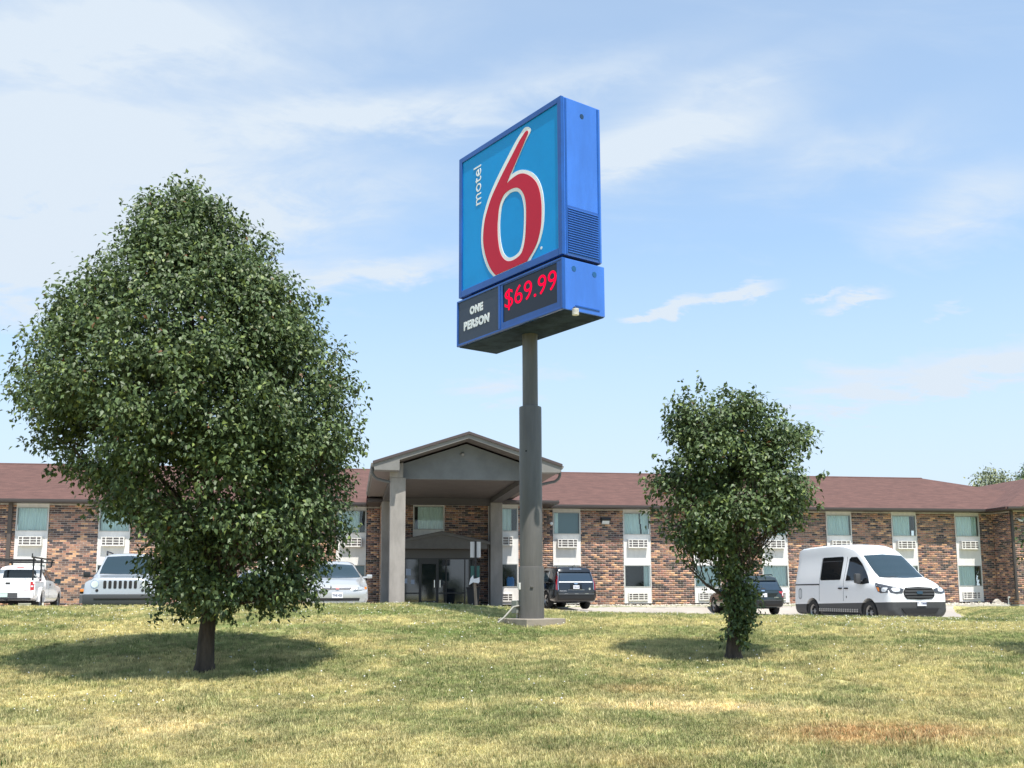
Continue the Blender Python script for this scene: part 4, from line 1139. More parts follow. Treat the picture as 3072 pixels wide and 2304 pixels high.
t_ = text_mesh('lettering', 'motel', 0.40, M_signwhite, up, (ox - 1.165, yf - 0.028, 11.40), (R(90), 0, 0), off=0.0, depth=0.003, fit=(0.91, 0.285))
t_.rotation_euler = Matrix.Rotation(R(90), 3, 'X').to_euler(); t_.matrix_local = Matrix.Translation((ox - 1.135, yf - 0.028, 11.40)) @ Matrix.Rotation(R(-90), 4, 'Y') @ Matrix.Rotation(R(90), 4, 'X') 
MB().cyl((ox + 1.16, yf - 0.022, 9.30), (ox + 1.16, yf - 0.027, 9.30), 0.032, n=16).build('registered_mark', M_signwhite, up)
# right-hand side of the upper cabinet: seams, port, louvres
xr = ox + W1 / 2
for y0 in (oy - D1 / 2 + 0.05, oy + D1 / 2 - 0.09): MB().box(xr - 0.005, xr + 0.012, y0, y0 + 0.04, zb1 + .02, zt1 - .03).build('corner_strip', M_signblue, up)
MB().cyl((xr - 0.01, oy - D1 / 2 + 0.50, 11.98), (xr + 0.006, oy - D1 / 2 + 0.50, 11.98), 0.05, n=18).build('port', mat('port_dark_blue', (0.01, 0.04, 0.10), 0.4), up)
for k in range(19):
    z = zb1 + 0.075 + k * 0.0495
    l_ = MB(); l_.prism([(xr - 0.005, z), (xr + 0.024, z - 0.006), (xr + 0.024, z + 0.006), (xr - 0.005, z + 0.026)], oy - D1 / 2 + 0.10, oy + D1 / 2 - 0.10, 'y')
    l_.v = [(a, b, c) for a, b, c in l_.v]; l_.build('louvre_slat', M_signblue_side, up)
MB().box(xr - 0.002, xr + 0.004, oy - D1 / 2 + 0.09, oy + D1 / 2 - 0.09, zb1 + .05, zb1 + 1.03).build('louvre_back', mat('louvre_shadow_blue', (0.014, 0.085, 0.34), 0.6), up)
# price cabinet front
yf2 = oy - D2 / 2
face_frame(lo, W2, zb2 - .002, zt2 + .002, yf2, 0.045, bb=0.05)
xm = ox - 0.27
f = MB(); f.bevbox(xm - 0.01, xm + 0.06, yf2 - 0.05, yf2 + 0.02, zb2 + .05, zt2 - .04, 0.01); f.build('divider', M_signblue, lo)
MB().box(ox - W2 / 2 + 0.035, xm - 0.01, yf2 - 0.03, yf2 + 0.01, zb2 + .045, zt2 - .04).build('text_panel', M_signdark, lo)
f = MB(); X0, X1, Z0, Z1 = xm + 0.06, ox + W2 / 2 - .04, zb2 + .045, zt2 - .04; a0, a1, b0, b1 = ox - 0.13, ox + 1.70, zb2 + 0.17, zt2 - 0.06
f.box(X0, a0, yf2 - .035, yf2 + .01, Z0, Z1); f.box(a1, X1, yf2 - .035, yf2 + .01, Z0, Z1); f.box(a0, a1, yf2 - .035, yf2 + .01, Z0, b0); f.box(a0, a1, yf2 - .035, yf2 + .01, b1, Z1)
f.build('display_surround', M_signblue, lo)
MB().box(a0, a1, yf2 - 0.018, yf2 + 0.01, b0, b1).build('display_screen', M_led, lo)
rx = (R(90), 0, 0)
text_mesh('lettering', 'ONE', 0.265, M_signwhite, lo, (ox - 1.12, yf2 - 0.034, 8.575), rx, off=0.017, sp=1.18, fit=(0.505, 0.188))
text_mesh('lettering', 'PERSON', 0.28, M_signwhite, lo, (ox - 1.12, yf2 - 0.034, 8.27), rx, off=0.017, sp=1.18, fit=(0.98, 0.205))
text_mesh('price', '$69.99', 0.56, M_ledon, lo, (ox + 0.80, yf2 - 0.021, 8.49), rx, off=-0.002, depth=0.002, sp=1.0, fit=(1.74, 0.46))
xr2 = ox + W2 / 2
for (yy, zz_) in ((0.25, 8.72), (0.78, 8.70)):
    MB().cyl((xr2 - 0.01, oy - D2 / 2 + yy, zz_), (xr2 + 0.006, oy - D2 / 2 + yy, zz_), 0.055, n=18).build('port', mat('port_blue', (0.012, 0.09, 0.24), 0.4), lo)
MB().box(xr2 - 0.004, xr2 + 0.014, oy - D2 / 2 + 0.28, oy + D2 / 2 - 0.15, zb2 + .10, zb2 + .125).build('hinge_rail', M_signblue, lo)
# ribbed sensor lamp hanging off the corner of the price cabinet
sl = MB(); yy = oy - D2 / 2 + 0.22
for k in range(5): sl.lathe([(0.0, zb2 - 0.10 + k * 0.026), (0.068, zb2 - 0.10 + k * 0.026), (0.068, zb2 - 0.085 + k * 0.026), (0.055, zb2 - 0.080 + k * 0.026), (0.0, zb2 - 0.080 + k * 0.026)], c=(xr2 + 0.07, yy, 0), n=14)
sl.build('light_sensor', mat('sensor_cream', (0.70, 0.68, 0.62), 0.4), lo)
MB().tube([(xr2 - 0.01, yy, zb2 + .03), (xr2 + 0.05, yy, zb2 + .06), (xr2 + .07, yy, zb2 + .03)], 0.018).build('sensor_arm', M_plasticb, lo)
# conduit and junction box at the foot
def SL(px_x, py_y): return toloc(px_x, py_y)
a = toloc(-0.30, 20.45); b = toloc(0.02, 20.62); c = toloc(0.17, 20.68)
MB().tube([(a[0], a[1], 1.80), ((a[0] * .6 + b[0] * .4), (a[1] * .6 + b[1] * .4), 1.90), (b[0], b[1], 2.11), (c[0], c[1], 2.14)], 0.02, n=8).build('conduit', mat('grey_conduit', (0.30, 0.29, 0.26), 0.6), S, smooth=True)
q = toloc(0.10, 20.78)
MB().bevbox(q[0] - .09, q[0] + .09, q[1] - .09, q[1] + .09, 1.98, 2.24, 0.01).build('junction_box', mat('box_green_grey', (0.22, 0.235, 0.215), 0.6), S)
MB().cyl((q[0], q[1], 1.80), (q[0], q[1], 1.98), 0.025).build('riser_pipe', mat('riser_grey', (0.45, 0.44, 0.40), 0.6), S)
q = toloc(0.145, 20.60); MB().bevbox(q[0] - .03, q[0] + .03, q[1] - .03, q[1] + .03, 2.46, 2.60, 0.01).build('padlock_box', M_signback, S)

# ---------------------------------------------------------------- small things in front of the entrance
def gthing(name, label, cat, x, y, rz=0.0, group=None):
    return thing(name, label, cat, (x, y, ground_z(x, y)), rz, group)
t = gthing('parking_sign', 'upright sign seen from its pale back on a black post by the entrance', 'sign', -1.47, 40.0, TH)
zg0 = ground_z(-1.47, 40.0)
MB().box(-0.04, 0.04, -0.03, 0.03, 0, 4.45 - zg0).build('post', M_plasticb, t)
MB().bevbox(-0.21, 0.21, 0.034, 0.045, 3.80 - zg0, 4.43 - zg0, 0.004).build('sign_plate', M_signback, t)
MB().bevbox(-0.19, 0.17, 0.034, 0.045, 3.01 - zg0, 3.47 - zg0, 0.004).build('lower_plate', M_greensign, t)
t = gthing('wooden_post', 'leaning weathered wooden post with white cloth tied on its top', 'post', -1.45, 39.6, 0)
MB().tube([(0.05, 0, -0.1), (0.0, 0, 0.5), (-0.04, 0, 1.12)], [0.065, 0.06, 0.055], n=6).build('stake', M_wood, t)
c_ = MB(); c_.prism([(-0.26, 1.0), (-0.10, 1.10), (0.12, 1.06), (0.16, 1.13), (0.15, 1.30), (0.02, 1.25), (-0.08, 1.24), (-0.10, 1.38), (-0.2, 1.26)], -0.09, 0.06, 'y'); c_.build('tied_cloth', M_signwhite, t)
t = gthing('litter_bin', 'black open topped litter bin standing behind the wooden post', 'bin', -1.60, 41.2, 0)
m_ = MB(); m_.prism([(-0.20, 0.0), (0.20, 0.0), (0.26, 0.86), (-0.26, 0.86)], -0.22, 0.22, 'y'); m_.build('bin_body', M_plasticb, t)
MB().bevbox(-0.29, 0.29, -0.25, 0.25, 0.86, 0.92, 0.01).build('rim', M_plasticb, t)
t = gthing('small_box', 'low black box on the ground right of the litter bin', 'box', -1.02, 41.0, 0)
MB().bevbox(-0.12, 0.12, -0.1, 0.1, 0, 0.20, 0.015).build('box_body', M_plasticb, t); MB().bevbox(-0.13, 0.13, -0.11, 0.11, 0.20, 0.23, 0.008).build('lid', M_plasticb, t)

# ---------------------------------------------------------------- trees
def leaf_material(name, base, warm):
    m = attr_mat(name, 0.50, 0.4, attr='Col', jitter=0.0, transl=0.22)
    return m
M_leaf = leaf_material('pear_leaf', 0, 0)
def leaves(P, D, rg, size=(0.055, 0.085), base=(0.035, 0.075, 0.022), spread=0.55, droop=0.55, width=0.62):
    """leaf blades: P positions, D outward directions. returns V (n*6,3), F, C"""
    n = len(P)
    d = D * 0.55 + rg.normal(0, spread, (n, 3)); d[:, 2] -= droop
    d /= np.linalg.norm(d, axis=1)[:, None]
    up = D * 0.35 + np.array([[0.12, -0.25, 0.75]]) + rg.normal(0, 0.42, (n, 3))
    s = np.cross(d, up); s /= np.linalg.norm(s, axis=1)[:, None] + 1e-9
    nn = np.cross(s, d)
    L = rg.uniform(size[0], size[1], n)[:, None]; w = L * width * rg.uniform(0.8, 1.15, (n, 1)) / 2
    fold = w * rg.uniform(0.15, 0.6, (n, 1)); curl = L * rg.uniform(0.05, 0.3, (n, 1))
    v0 = P; v1 = P + d * L * 0.40 + s * w + nn * fold * 0.6; v2 = P + d * L * 0.42 - nn * 0.1 * fold; v3 = P + d * L * 0.40 - s * w + nn * fold * 0.6
    v4 = P + d * L - nn * curl
    V = np.stack([v0, v1, v2, v3, v4], 1).reshape(-1, 3)
    k = (np.arange(n) * 5)[:, None]
    F = np.concatenate([k + [0, 1, 2], k + [1, 4, 2], k + [0, 2, 3], k + [2, 4, 3]], 0)
    c = np.array(base)[None] * rg.uniform(0.6, 1.6, (n, 1))
    y = rg.random((n, 1)); c = np.where(y > 0.88, c * np.array([[1.9, 1.65, 1.2]]), c)
    y = rg.random((n, 1)); c = np.where(y > 0.996, np.array([[0.16, 0.07, 0.03]]), c)
    C = np.repeat(c, 5, 0)
    return V, F, C
def crown_points(prof, X, Yc, rg, nclump, per, rcl, shell=0.42, depth=0.95, gaps=None, rcl_z=0.8, wob=0.22, seed=0, boughs=0, rb=(0.4, 0.7), fill=0.2):
    """prof: rows (z, xl, xr) in world metres at distance Yc; clump centres fill the volume, leaves gather round them"""
    prof = sorted(prof); zs = np.array([p[0] for p in prof]); xl = np.array([p[1] for p in prof]); xr_ = np.array([p[2] for p in prof])
    # area-weighted heights
    zt = np.linspace(zs[0], zs[-1], 400); wd_ = np.interp(zt, zs, xr_ - xl); cdf = np.cumsum(wd_ ** 1.35); cdf /= cdf[-1]
    C = []; Dn = []
    while len(C) < nclump:
        z = np.interp(rg.random(), cdf, zt); a = rg.random() * 2 * math.pi; r = 1 - (1 - rg.random() ** shell) * 0.9
        l, r_ = np.interp(z, zs, xl), np.interp(z, zs, xr_); hw = (r_ - l) / 2; cx = (l + r_) / 2
        lump = 1 + wob * (fbm([a * 1.3 + 10], [z * 0.9], 1.0, 3, seed)[0] - 0.55)
        hy = hw * depth
        rr_ = min(r * lump, 1.03)
        hw_ = max(hw - (rb[0] * 0.75 if boughs and len(C) < boughs else rcl * 0.55), hw * 0.45)
        p = np.array([cx + hw_ * rr_ * math.cos(a), Yc + hy * rr_ * math.sin(a), z])
        if gaps is not None and gaps(p): continue
        C.append(p); Dn.append((math.cos(a), math.sin(a), 0.35 if z > zs.mean() else 0.0))
    if boughs:
        # the crown is built from boughs: each a lumpy cushion of clumps, with darker hollows between them
        Bc = np.array(C[:boughs]); Bd = np.array(Dn[:boughs]); nf = int(nclump * fill); C2 = list(C[boughs:boughs + nf]); D2 = list(Dn[boughs:boughs + nf])
        rad = rb[0] + (rb[1] - rb[0]) * rg.random(boughs)
        while len(C2) < nclump:
            i = rg.integers(boughs); d = rg.normal(0, 1, 3); d /= np.linalg.norm(d)
            if d[2] < -0.2 and rg.random() < 0.75: d[2] = -d[2]
            p = Bc[i] + d * rad[i] * (0.65 + 0.45 * rg.random()) * np.array([1, 1, 0.8])
            l, r_ = np.interp(p[2], zs, xl), np.interp(p[2], zs, xr_); hw = (r_ - l) / 2; cx = (l + r_) / 2
            if p[2] > zs[-1] or p[2] < zs[0]: continue
            q = ((p[0] - cx) / hw) ** 2 + ((p[1] - Yc) / (hw * depth)) ** 2
            if q > 0.98 and rg.random() < (0.975 if q < 1.2 else 0.9993): continue
            if gaps is not None and gaps(p): continue
            C2.append(p); D2.append(tuple(d * 0.8 + np.array(Bd[i]) * 0.4))
        C, Dn = C2, D2
    C = np.array(C); Dn = np.array(Dn); Dn /= np.linalg.norm(Dn, axis=1)[:, None]
    k = rg.poisson(per, nclump) + 1
    idx = np.repeat(np.arange(nclump), k)
    off = np.clip(rg.normal(0, 1, (len(idx), 3)), -1.7, 1.7) * np.array([rcl, rcl, rcl * rcl_z]) * 0.5
    P = C[idx] + off
    dd = off / (np.linalg.norm(off, axis=1)[:, None] + 1e-6) * 0.6 + Dn[idx] * 0.6
    return P, dd, C
def make_tree(name, label, cat, X, Y, zg, prof, trunk_path, trunk_r, limbs, rg, nclump, per, rcl, mtrunk=M_bark, gaps=None, size=(0.064, 0.097), base=(0.072, 0.108, 0.040), extra=None, group=None, single=300, depth=0.95, twig=True, seed=0, wob=0.22, shell=0.42, spurs=None, boughs=0, rb=(0.4, 0.7), fill=0.2):
    T = thing(name, label, cat, (X, Y, zg), 0, group)
    loc = np.array([X, Y, zg])
    P, D, C = crown_points(prof, X, Y, rg, nclump, per, rcl, gaps=gaps, depth=depth, seed=seed, wob=wob, shell=shell, boughs=boughs, rb=rb, fill=fill)
    if extra is not None: P = np.vstack([P, extra[0]]); D = np.vstack([D, extra[1]])
    if spurs:                                     # leafy shoots sticking out of the outline
        for (bx, by, bz, tx, ty, tz, nl) in spurs:
            t = rg.random(nl)[:, None]; q = np.array([[bx, by, bz]]) * (1 - t) + np.array([[tx, ty, tz]]) * t + rg.normal(0, 0.035, (nl, 3))
            P = np.vstack([P, q]); D = np.vstack([D, rg.normal(0, 1, (nl, 3))])
    V, F, Cc = leaves(P - loc, D / (np.linalg.norm(D, axis=1)[:, None] + 1e-6), rg, size=size, base=base)
    n = len(P)
    # the leaves that show largest (nearest the camera, outside of the crown) stay single objects
    front = np.argsort(P[:, 1] + 0.0 * P[:, 0])[:min(single * 6, n)]
    pick = rg.permutation(front)[:single] if single else np.array([], int)
    mask = np.ones(n, bool); mask[pick] = False
    Fr = F.reshape(4, n, 3)[:, mask, :].reshape(-1, 3)
    Vr = V; 
    crown = link_mesh('crown', np_mesh('crown', Vr, Fr, Cc), T, M_leaf, kind='stuff')
    for i in pick:
        o_ = V[i * 5]
        me = bpy.data.meshes.new('leaf'); me.from_pydata([tuple(v - o_) for v in V[i * 5:i * 5 + 5]], [], [(0, 1, 2), (1, 4, 2), (0, 2, 3), (2, 4, 3)])
        a = me.color_attributes.new('Col', 'FLOAT_COLOR', 'POINT')
        for k in range(5): a.data[k].color = (*[float(c) for c in Cc[i * 5]], 1)
        lf = link_mesh('leaf', me, T, M_leaf); lf.location = tuple(float(v) for v in o_)
    tr = MB(); tr.tube([(a - X, b - Y, c - zg) for a, b, c in trunk_path], trunk_r, n=14); trunk = tr.build('trunk', mtrunk, T, smooth=True)
    tw = MB()
    tp = [Vector(p) for p in trunk_path]
    for (base_t, tip, r0) in limbs:
        i = min(int(base_t), len(tp) - 2); s = tp[i].lerp(tp[i + 1], base_t - i); e = Vector(tip)
        mid = s.lerp(e, 0.5) + Vector((rg.uniform(-.12, .12), rg.uniform(-.12, .12), rg.uniform(-0.05, .2)))
        lb = MB(); lb.tube([tuple(Vector(p) - Vector(loc)) for p in (s, s.lerp(mid, .5) + Vector((0, 0, .03)), mid, mid.lerp(e, .5), e)], [r0, r0 * .8, r0 * .6, r0 * .4, r0 * .18], n=7)
        lb.build('limb', mtrunk, T, smooth=True)
        if twig:
            near = C[np.argsort(np.linalg.norm(C - np.array(e), axis=1))[:12]]
            for q in near:
                st = s.lerp(e, rg.uniform(0.35, 0.95)); qv = Vector(q)
                md_ = st.lerp(qv, .5) + Vector((rg.uniform(-.08, .08), rg.uniform(-.08, .08), rg.uniform(-.1, .06)))
                tw.tube([tuple(Vector(p) - Vector(loc)) for p in (st, md_, qv)], [r0 * .28, r0 * .18, 0.004], n=4, caps=False)
    if twig: tw.build('twigs', mtrunk, T, kind='stuff')
    return T

# big pear tree on the left: outline rows measured as (height, left, right) at 15.1 m
F_ = 3015.6
def prof_from(rows, ox_, oy_, sc, Y):
    r = []
    for y, a, b in rows:
        py = oy_ + y / sc; h = (1779.5 - py) / F_ * Y * (1 + 0.0)
        # perspective height along a vertical at distance Y
        up_ = 1379 - py; hh = Y * (math.sin(math.atan(399 / 2989.)) + up_ / 2989. * math.cos(math.atan(399 / 2989.))) / (math.cos(math.atan(399 / 2989.)) - up_ / 2989. * math.sin(math.atan(399 / 2989.)))
        zc = Y * math.cos(math.atan(399 / 2989.)) + hh * math.sin(math.atan(399 / 2989.))
        f = lambda x: (ox_ + x / sc - 1536) / 2989. * zc
        r.append((hh + E, f(a), f(b)))
    return r
rowsL = [(58, 690, 735), (90, 650, 765), (130, 525, 860), (200, 468, 960), (260, 440, 1012), (350, 375, 1008), (400, 330, 1075), (470, 250, 1180), (550, 195, 1215), (650, 132, 1268),
         (720, 118, 1308), (800, 72, 1342), (900, 54, 1332), (960, 66, 1330), (1030, 120, 1342), (1080, 200, 1335), (1150, 305, 1325), (1200, 315, 1300), (1300, 372, 1330), (1350, 405, 1315),
         (1400, 488, 1290), (1500, 492, 1210), (1560, 505, 1195), (1600, 540, 1190), (1622, 560, 1180)]
profL = [(z, a + .06, b - .09) for z, a, b in prof_from(rowsL, 0, 500, 1.2287, 15.1)]
rg = np.random.default_rng(21)
def pix(px, py, Y):
    r = prof_from([(py, px, px)], 0, 0, 1.0, Y)[0]; return (r[1], Y, r[0])
def gapsL(p):
    # window of sky under the long left bough, and small sky holes in the middle of the crown
    for (px, py, ra, rb) in ((340, 1335, 85, 42), (570, 1195, 26, 16), (640, 915, 12, 16), (760, 1200, 26, 12), (395, 1150, 13, 11), (905, 1160, 16, 8), (640, 1440, 16, 12), (590, 1450, 12, 26), (480, 1600, 18, 22), (700, 1690, 26, 12), (610, 1480, 10, 30)):
        c = pix(px, py, 15.1); sc = 15.1 / F_
        if ((p[0] - c[0]) / ((ra + 34) * sc)) ** 2 + ((p[2] - c[2]) / ((rb + 28) * sc)) ** 2 < 1: return True
    # ragged underside
    b = pix(470, 1830, 15.1)
    return False
tL = [pix(611, 2012, 15.1), pix(613, 1985, 15.1), pix(618, 1900, 15.1), pix(630, 1815, 15.12), pix(640, 1700, 15.15), pix(632, 1560, 15.15), pix(620, 1400, 15.1), pix(590, 1200, 15.1), pix(575, 950, 15.1), pix(570, 750, 15.1), pix(565, 600, 15.1)]
rL = [0.175, 0.135, 0.118, 0.112, 0.10, 0.085, 0.07, 0.055, 0.04, 0.022, 0.008]
lim = []
lr = random.Random(4)
for (bt, px, py, dy) in ((3.2, 250, 1330, -.3), (3.6, 330, 1390, -.5), (3.4, 950, 1560, -.5), (4.2, 1000, 1350, -.3), (4.6, 200, 1180, .2), (5.0, 420, 1120, -.9), (5.2, 900, 1150, -.7), (5.6, 1000, 1020, .5), (6.2, 300, 960, .3), (6.5, 760, 900, -.6),
                           (7.0, 450, 830, -.3), (7.3, 820, 760, .2), (8.0, 480, 690, 0), (8.5, 700, 640, .1), (3.1, 480, 1750, -.6), (3.0, 860, 1790, -.5), (4.0, 620, 1500, -1.6), (3.8, 600, 1450, 1.5), (5.5, 600, 1100, -1.5), (5.8, 640, 1050, 1.6), (3.3, 780, 1650, -1.2)):
    q = pix(px, py, 15.1); lim.append((bt, (q[0], 15.1 + dy, q[2]), 0.045 if bt < 5 else 0.03))
sp = []
for (x0, y0, x1, y1, n_) in ((555, 600, 530, 552, 26), (575, 590, 580, 548, 24), (600, 600, 590, 565, 20), (250, 850, 235, 815, 20), (390, 700, 370, 675, 18), (200, 925, 158, 925, 14), (800, 720, 822, 712, 16), (960, 900, 978, 885, 18), (1060, 1170, 1095, 1145, 22), (1070, 1330, 1096, 1350, 18),
                             (290, 1392, 130, 1412, 90), (300, 1380, 240, 1395, 30), (470, 1830, 470, 1862, 22), (540, 1825, 535, 1860, 24), (690, 1800, 700, 1862, 40), (670, 1830, 680, 1860, 20), (940, 1800, 965, 1826, 18), (830, 1800, 845, 1812, 14), (1085, 1250, 1098, 1270, 10), (150, 1020, 130, 1000, 14)):
    a = pix(x0, y0, 15.0); b = pix(x1, y1, 15.0)
    dy = 0.0
    sp.append((a[0], a[1] + lr.uniform(-.3, .2), a[2], b[0], b[1] + lr.uniform(-.3, .2), b[2], n_))
make_tree('pear_tree', 'large dense pear tree with egg shaped dark green crown left of the sign', 'tree', tL[0][0], 15.1, E - 1.15, profL, tL, rL, lim, rg, 3000, 43, 0.27, gaps=gapsL, seed=3, spurs=sp, wob=0.16, boughs=190, rb=(0.30, 0.55), fill=0.5)

rowsR = [(75, 348, 378), (100, 250, 392), (150, 212, 420), (170, 205, 560), (200, 198, 700), (250, 190, 815), (300, 172, 850), (350, 195, 965), (400, 182, 985), (450, 150, 985), (500, 110, 978), (560, 88, 985), (620, 92, 1000), (700, 98, 1000),
         (760, 92, 1015), (830, 120, 960), (880, 145, 930), (920, 140, 905), (950, 145, 840), (1000, 160, 745), (1050, 180, 715), (1100, 260, 700), (1150, 380, 640), (1200, 440, 640), (1250, 505, 680), (1300, 510, 688), (1350, 512, 668), (1400, 500, 668), (1450, 490, 645), (1500, 510, 620), (1540, 525, 590)]
profR = [(z, a - .10 * (3.0 < z < 4.4), b + .08 * (2.9 < z < 4.3)) for z, a, b in prof_from(rowsR, 1900, 1100, 1.8433, 16.0)]
def pr(x, y, Y=16.0): return pix(1900 + x / 1.8433, 1100 + y / 1.8433, Y)
def gapsR(p):
    for (x, y, ra, rb) in ((110, 890, 60, 22), (640, 590, 20, 48), (440, 530, 34, 22), (290, 510, 14, 14), (345, 1085, 30, 16), (820, 380, 22, 12), (600, 450, 16, 28), (720, 660, 28, 22), (900, 700, 26, 14), (180, 700, 24, 18), (400, 1110, 40, 18), (760, 950, 26, 12), (355, 870, 22, 10), (480, 1230, 60, 18)):
        c = pr(x, y); sc = 16.0 / F_ / 1.8433
        if ((p[0] - c[0]) / ((ra + 10) * sc)) ** 2 + ((p[2] - c[2]) / ((rb + 8) * sc)) ** 2 < 1: return True
    return False
tR = [pr(550, 1615), pr(550, 1590), pr(552, 1500), pr(556, 1400), pr(560, 1280), pr(548, 1180), pr(560, 1060), pr(600, 960), pr(560, 800), pr(520, 600), pr(480, 400), pr(470, 250)]
rR = [0.16, 0.125, 0.105, 0.10, 0.09, 0.075, 0.062, 0.05, 0.042, 0.03, 0.018, 0.006]
lim = []
for (bt, x, y, dy) in ((3.6, 240, 1060, -.2), (4.2, 700, 940, -.4), (4.6, 330, 980, .3), (5.0, 860, 850, .1), (5.4, 200, 800, -.4), (5.6, 930, 720, -.2), (6.0, 650, 560, -.3), (6.4, 830, 500, .3), (6.8, 180, 620, .1), (7.2, 860, 420, -.2), (7.6, 330, 400, .2), (8.2, 620, 300, 0), (8.8, 300, 200, -.1), (9.4, 480, 180, .1), (6.2, 520, 700, -.9), (6.5, 560, 640, .9), (7.0, 740, 680, -.7)):
    q = pr(x, y); lim.append((bt, (q[0], 16.0 + dy, q[2]), 0.034 if bt < 5.5 else 0.022))
sp = []
for (x0, y0, x1, y1, n_) in ((370, 150, 355, 68, 34), (300, 160, 262, 100, 30), (500, 180, 500, 112, 30), (640, 200, 640, 155, 22), (770, 260, 770, 210, 20), (960, 380, 962, 330, 18), (1000, 640, 1058, 590, 26), (205, 300, 172, 290, 16), (130, 510, 100, 485, 14), (225, 220, 222, 165, 18), (240, 420, 180, 415, 14), (1000, 750, 1020, 790, 18),
                             (420, 1220, 390, 1230, 8), (380, 1160, 330, 1170, 14), (500, 1480, 475, 1500, 12), (200, 930, 145, 900, 20), (900, 880, 935, 900, 16), (640, 1400, 660, 1350, 22)):
    a = pr(x0, y0); b = pr(x1, y1); sp.append((a[0], a[1] + lr.uniform(-.3, .1), a[2], b[0], b[1] + lr.uniform(-.3, .1), b[2], n_))
for (x0, y0, x1, y1, n_) in ((470, 1150, 530, 1350, 60), (560, 1150, 560, 1400, 90), (640, 1200, 620, 1400, 110), (600, 1230, 600, 1460, 110), (670, 1230, 640, 1420, 70), (520, 1250, 520, 1330, 40), (620, 1400, 590, 1520, 90), (540, 1300, 520, 1500, 60), (640, 1420, 600, 1560, 60), (590, 1380, 560, 1480, 70), (560, 1100, 600, 1300, 60)):
    for dy in (-.22, -.1, .12):
        a = pr(x0, y0, 16.0 + dy); b = pr(x1, y1, 16.0 + dy); sp.append((a[0], a[1], a[2], b[0], b[1], b[2], n_ // 2))
make_tree('pear_tree', 'smaller uneven pear tree with leafy shoots down its trunk, in front of the dark SUV', 'tree', tR[0][0], 16.0, E - 1.07, profR, tR, rR, lim, rg, 860, 32, 0.23, gaps=gapsR, seed=8, spurs=sp, wob=0.3, shell=0.5, depth=0.85, boughs=80, rb=(0.22, 0.40), fill=0.12)

# young tree whose crown just reaches into the right edge
profE = [(2.0, 9.0, 9.8), (2.5, 8.6, 10.4), (3.0, 8.38, 10.9), (3.6, 8.5, 11.0), (4.1, 8.7, 10.7), (4.6, 8.9, 10.2), (5.0, 9.3, 9.8)]
gE = ground_z(9.5, 16.2)
make_tree('young_tree', 'leafy tree reaching in at the right edge of the view', 'tree', 9.5, 16.2, gE, profE, [(9.5, 16.2, gE - .1), (9.5, 16.2, 2.2), (9.55, 16.2, 3.4), (9.5, 16.2, 4.8)], [0.08, 0.065, 0.045, 0.01],
          [(1.2, (8.5, 16.0, 3.1), .025), (1.6, (10.5, 16.3, 3.4), .025), (1.8, (9.2, 15.6, 4.2), .02)], rg, 340, 26, 0.27, single=20, seed=12)
# trees beyond the roof on the right
def far_tree(label, X, Y, top, rad, base, seed):
    gz_ = 1.6
    rows = []
    for t in np.linspace(0, 1, 8):
        z = 3.5 + (top - 3.5) * t; w = rad * math.sqrt(max(0.02, 1 - (2 * t - 0.9) ** 2 / 1.25))
        rows.append((z, X - w, X + w))
    r2 = np.random.default_rng(seed)
    make_tree('background_tree', label, 'tree', X, Y, gz_, rows, [(X, Y, gz_), (X, Y, 4.5), (X + .2, Y, 7.0), (X, Y, top - 1)], [0.3, 0.24, 0.15, 0.03],
              [(1.2, (X - rad * .6, Y, 6.5), .1), (1.5, (X + rad * .6, Y, 7.0), .1), (1.8, (X, Y - rad * .5, 8.0), .08)], r2, 620, 26, 0.7, size=(0.16, 0.28), base=base, group='trees behind the motel', single=0, twig=False, seed=seed, wob=0.5)
far_tree('pale green blossoming tree behind the roof, left one of the three', 35.6, 74.0, 11.35, 3.0, (0.16, 0.19, 0.11), 31)
far_tree('pale green tree behind the roof at the right edge', 39.0, 73.0, 11.5, 2.5, (0.13, 0.18, 0.08), 32)
far_tree('taller dark green tree behind the pale ones at the right edge', 42.3, 80.0, 12.9, 2.3, (0.06, 0.10, 0.05), 33)

# row of street trees on the camera's side of the road: they darken the lower half of every reflection in the glass
r3 = np.random.default_rng(55)
rows3 = [(z, -w_, w_) for z, w_ in ((1.6, .8), (2.6, 2.3), (3.8, 3.0), (5.0, 2.9), (6.2, 2.2), (7.2, 1.1))]
P3, D3, C3 = crown_points(rows3, 0, 0, r3, 420, 9, 0.8, seed=5, wob=0.5)
V3, F3, K3 = leaves(P3, D3, r3, size=(0.22, 0.36), base=(0.035, 0.07, 0.025))
VV = []; FF = []; KK = []
for i in range(13):
    x = -66 + i * 11 + r3.uniform(-3, 3); y = -42 - r3.uniform(0, 14)
    z = float(base_z(np.array([x]), np.array([y]))[0]); sc_ = r3.uniform(.42, .68); a = r3.uniform(0, 6.28)
    rm = np.array([[math.cos(a), math.sin(a), 0], [-math.sin(a), math.cos(a), 0], [0, 0, 1]]) * sc_
    VV.append(V3 @ rm + np.array([[x, y, z]])); FF.append(F3 + i * len(V3)); KK.append(K3)
tag(link_mesh('distant_trees', np_mesh('distant_trees', np.vstack(VV), np.vstack(FF), np.vstack(KK)), None, M_leaf),
    'line of green trees across the road, seen only in the glass', 'trees', kind='stuff')

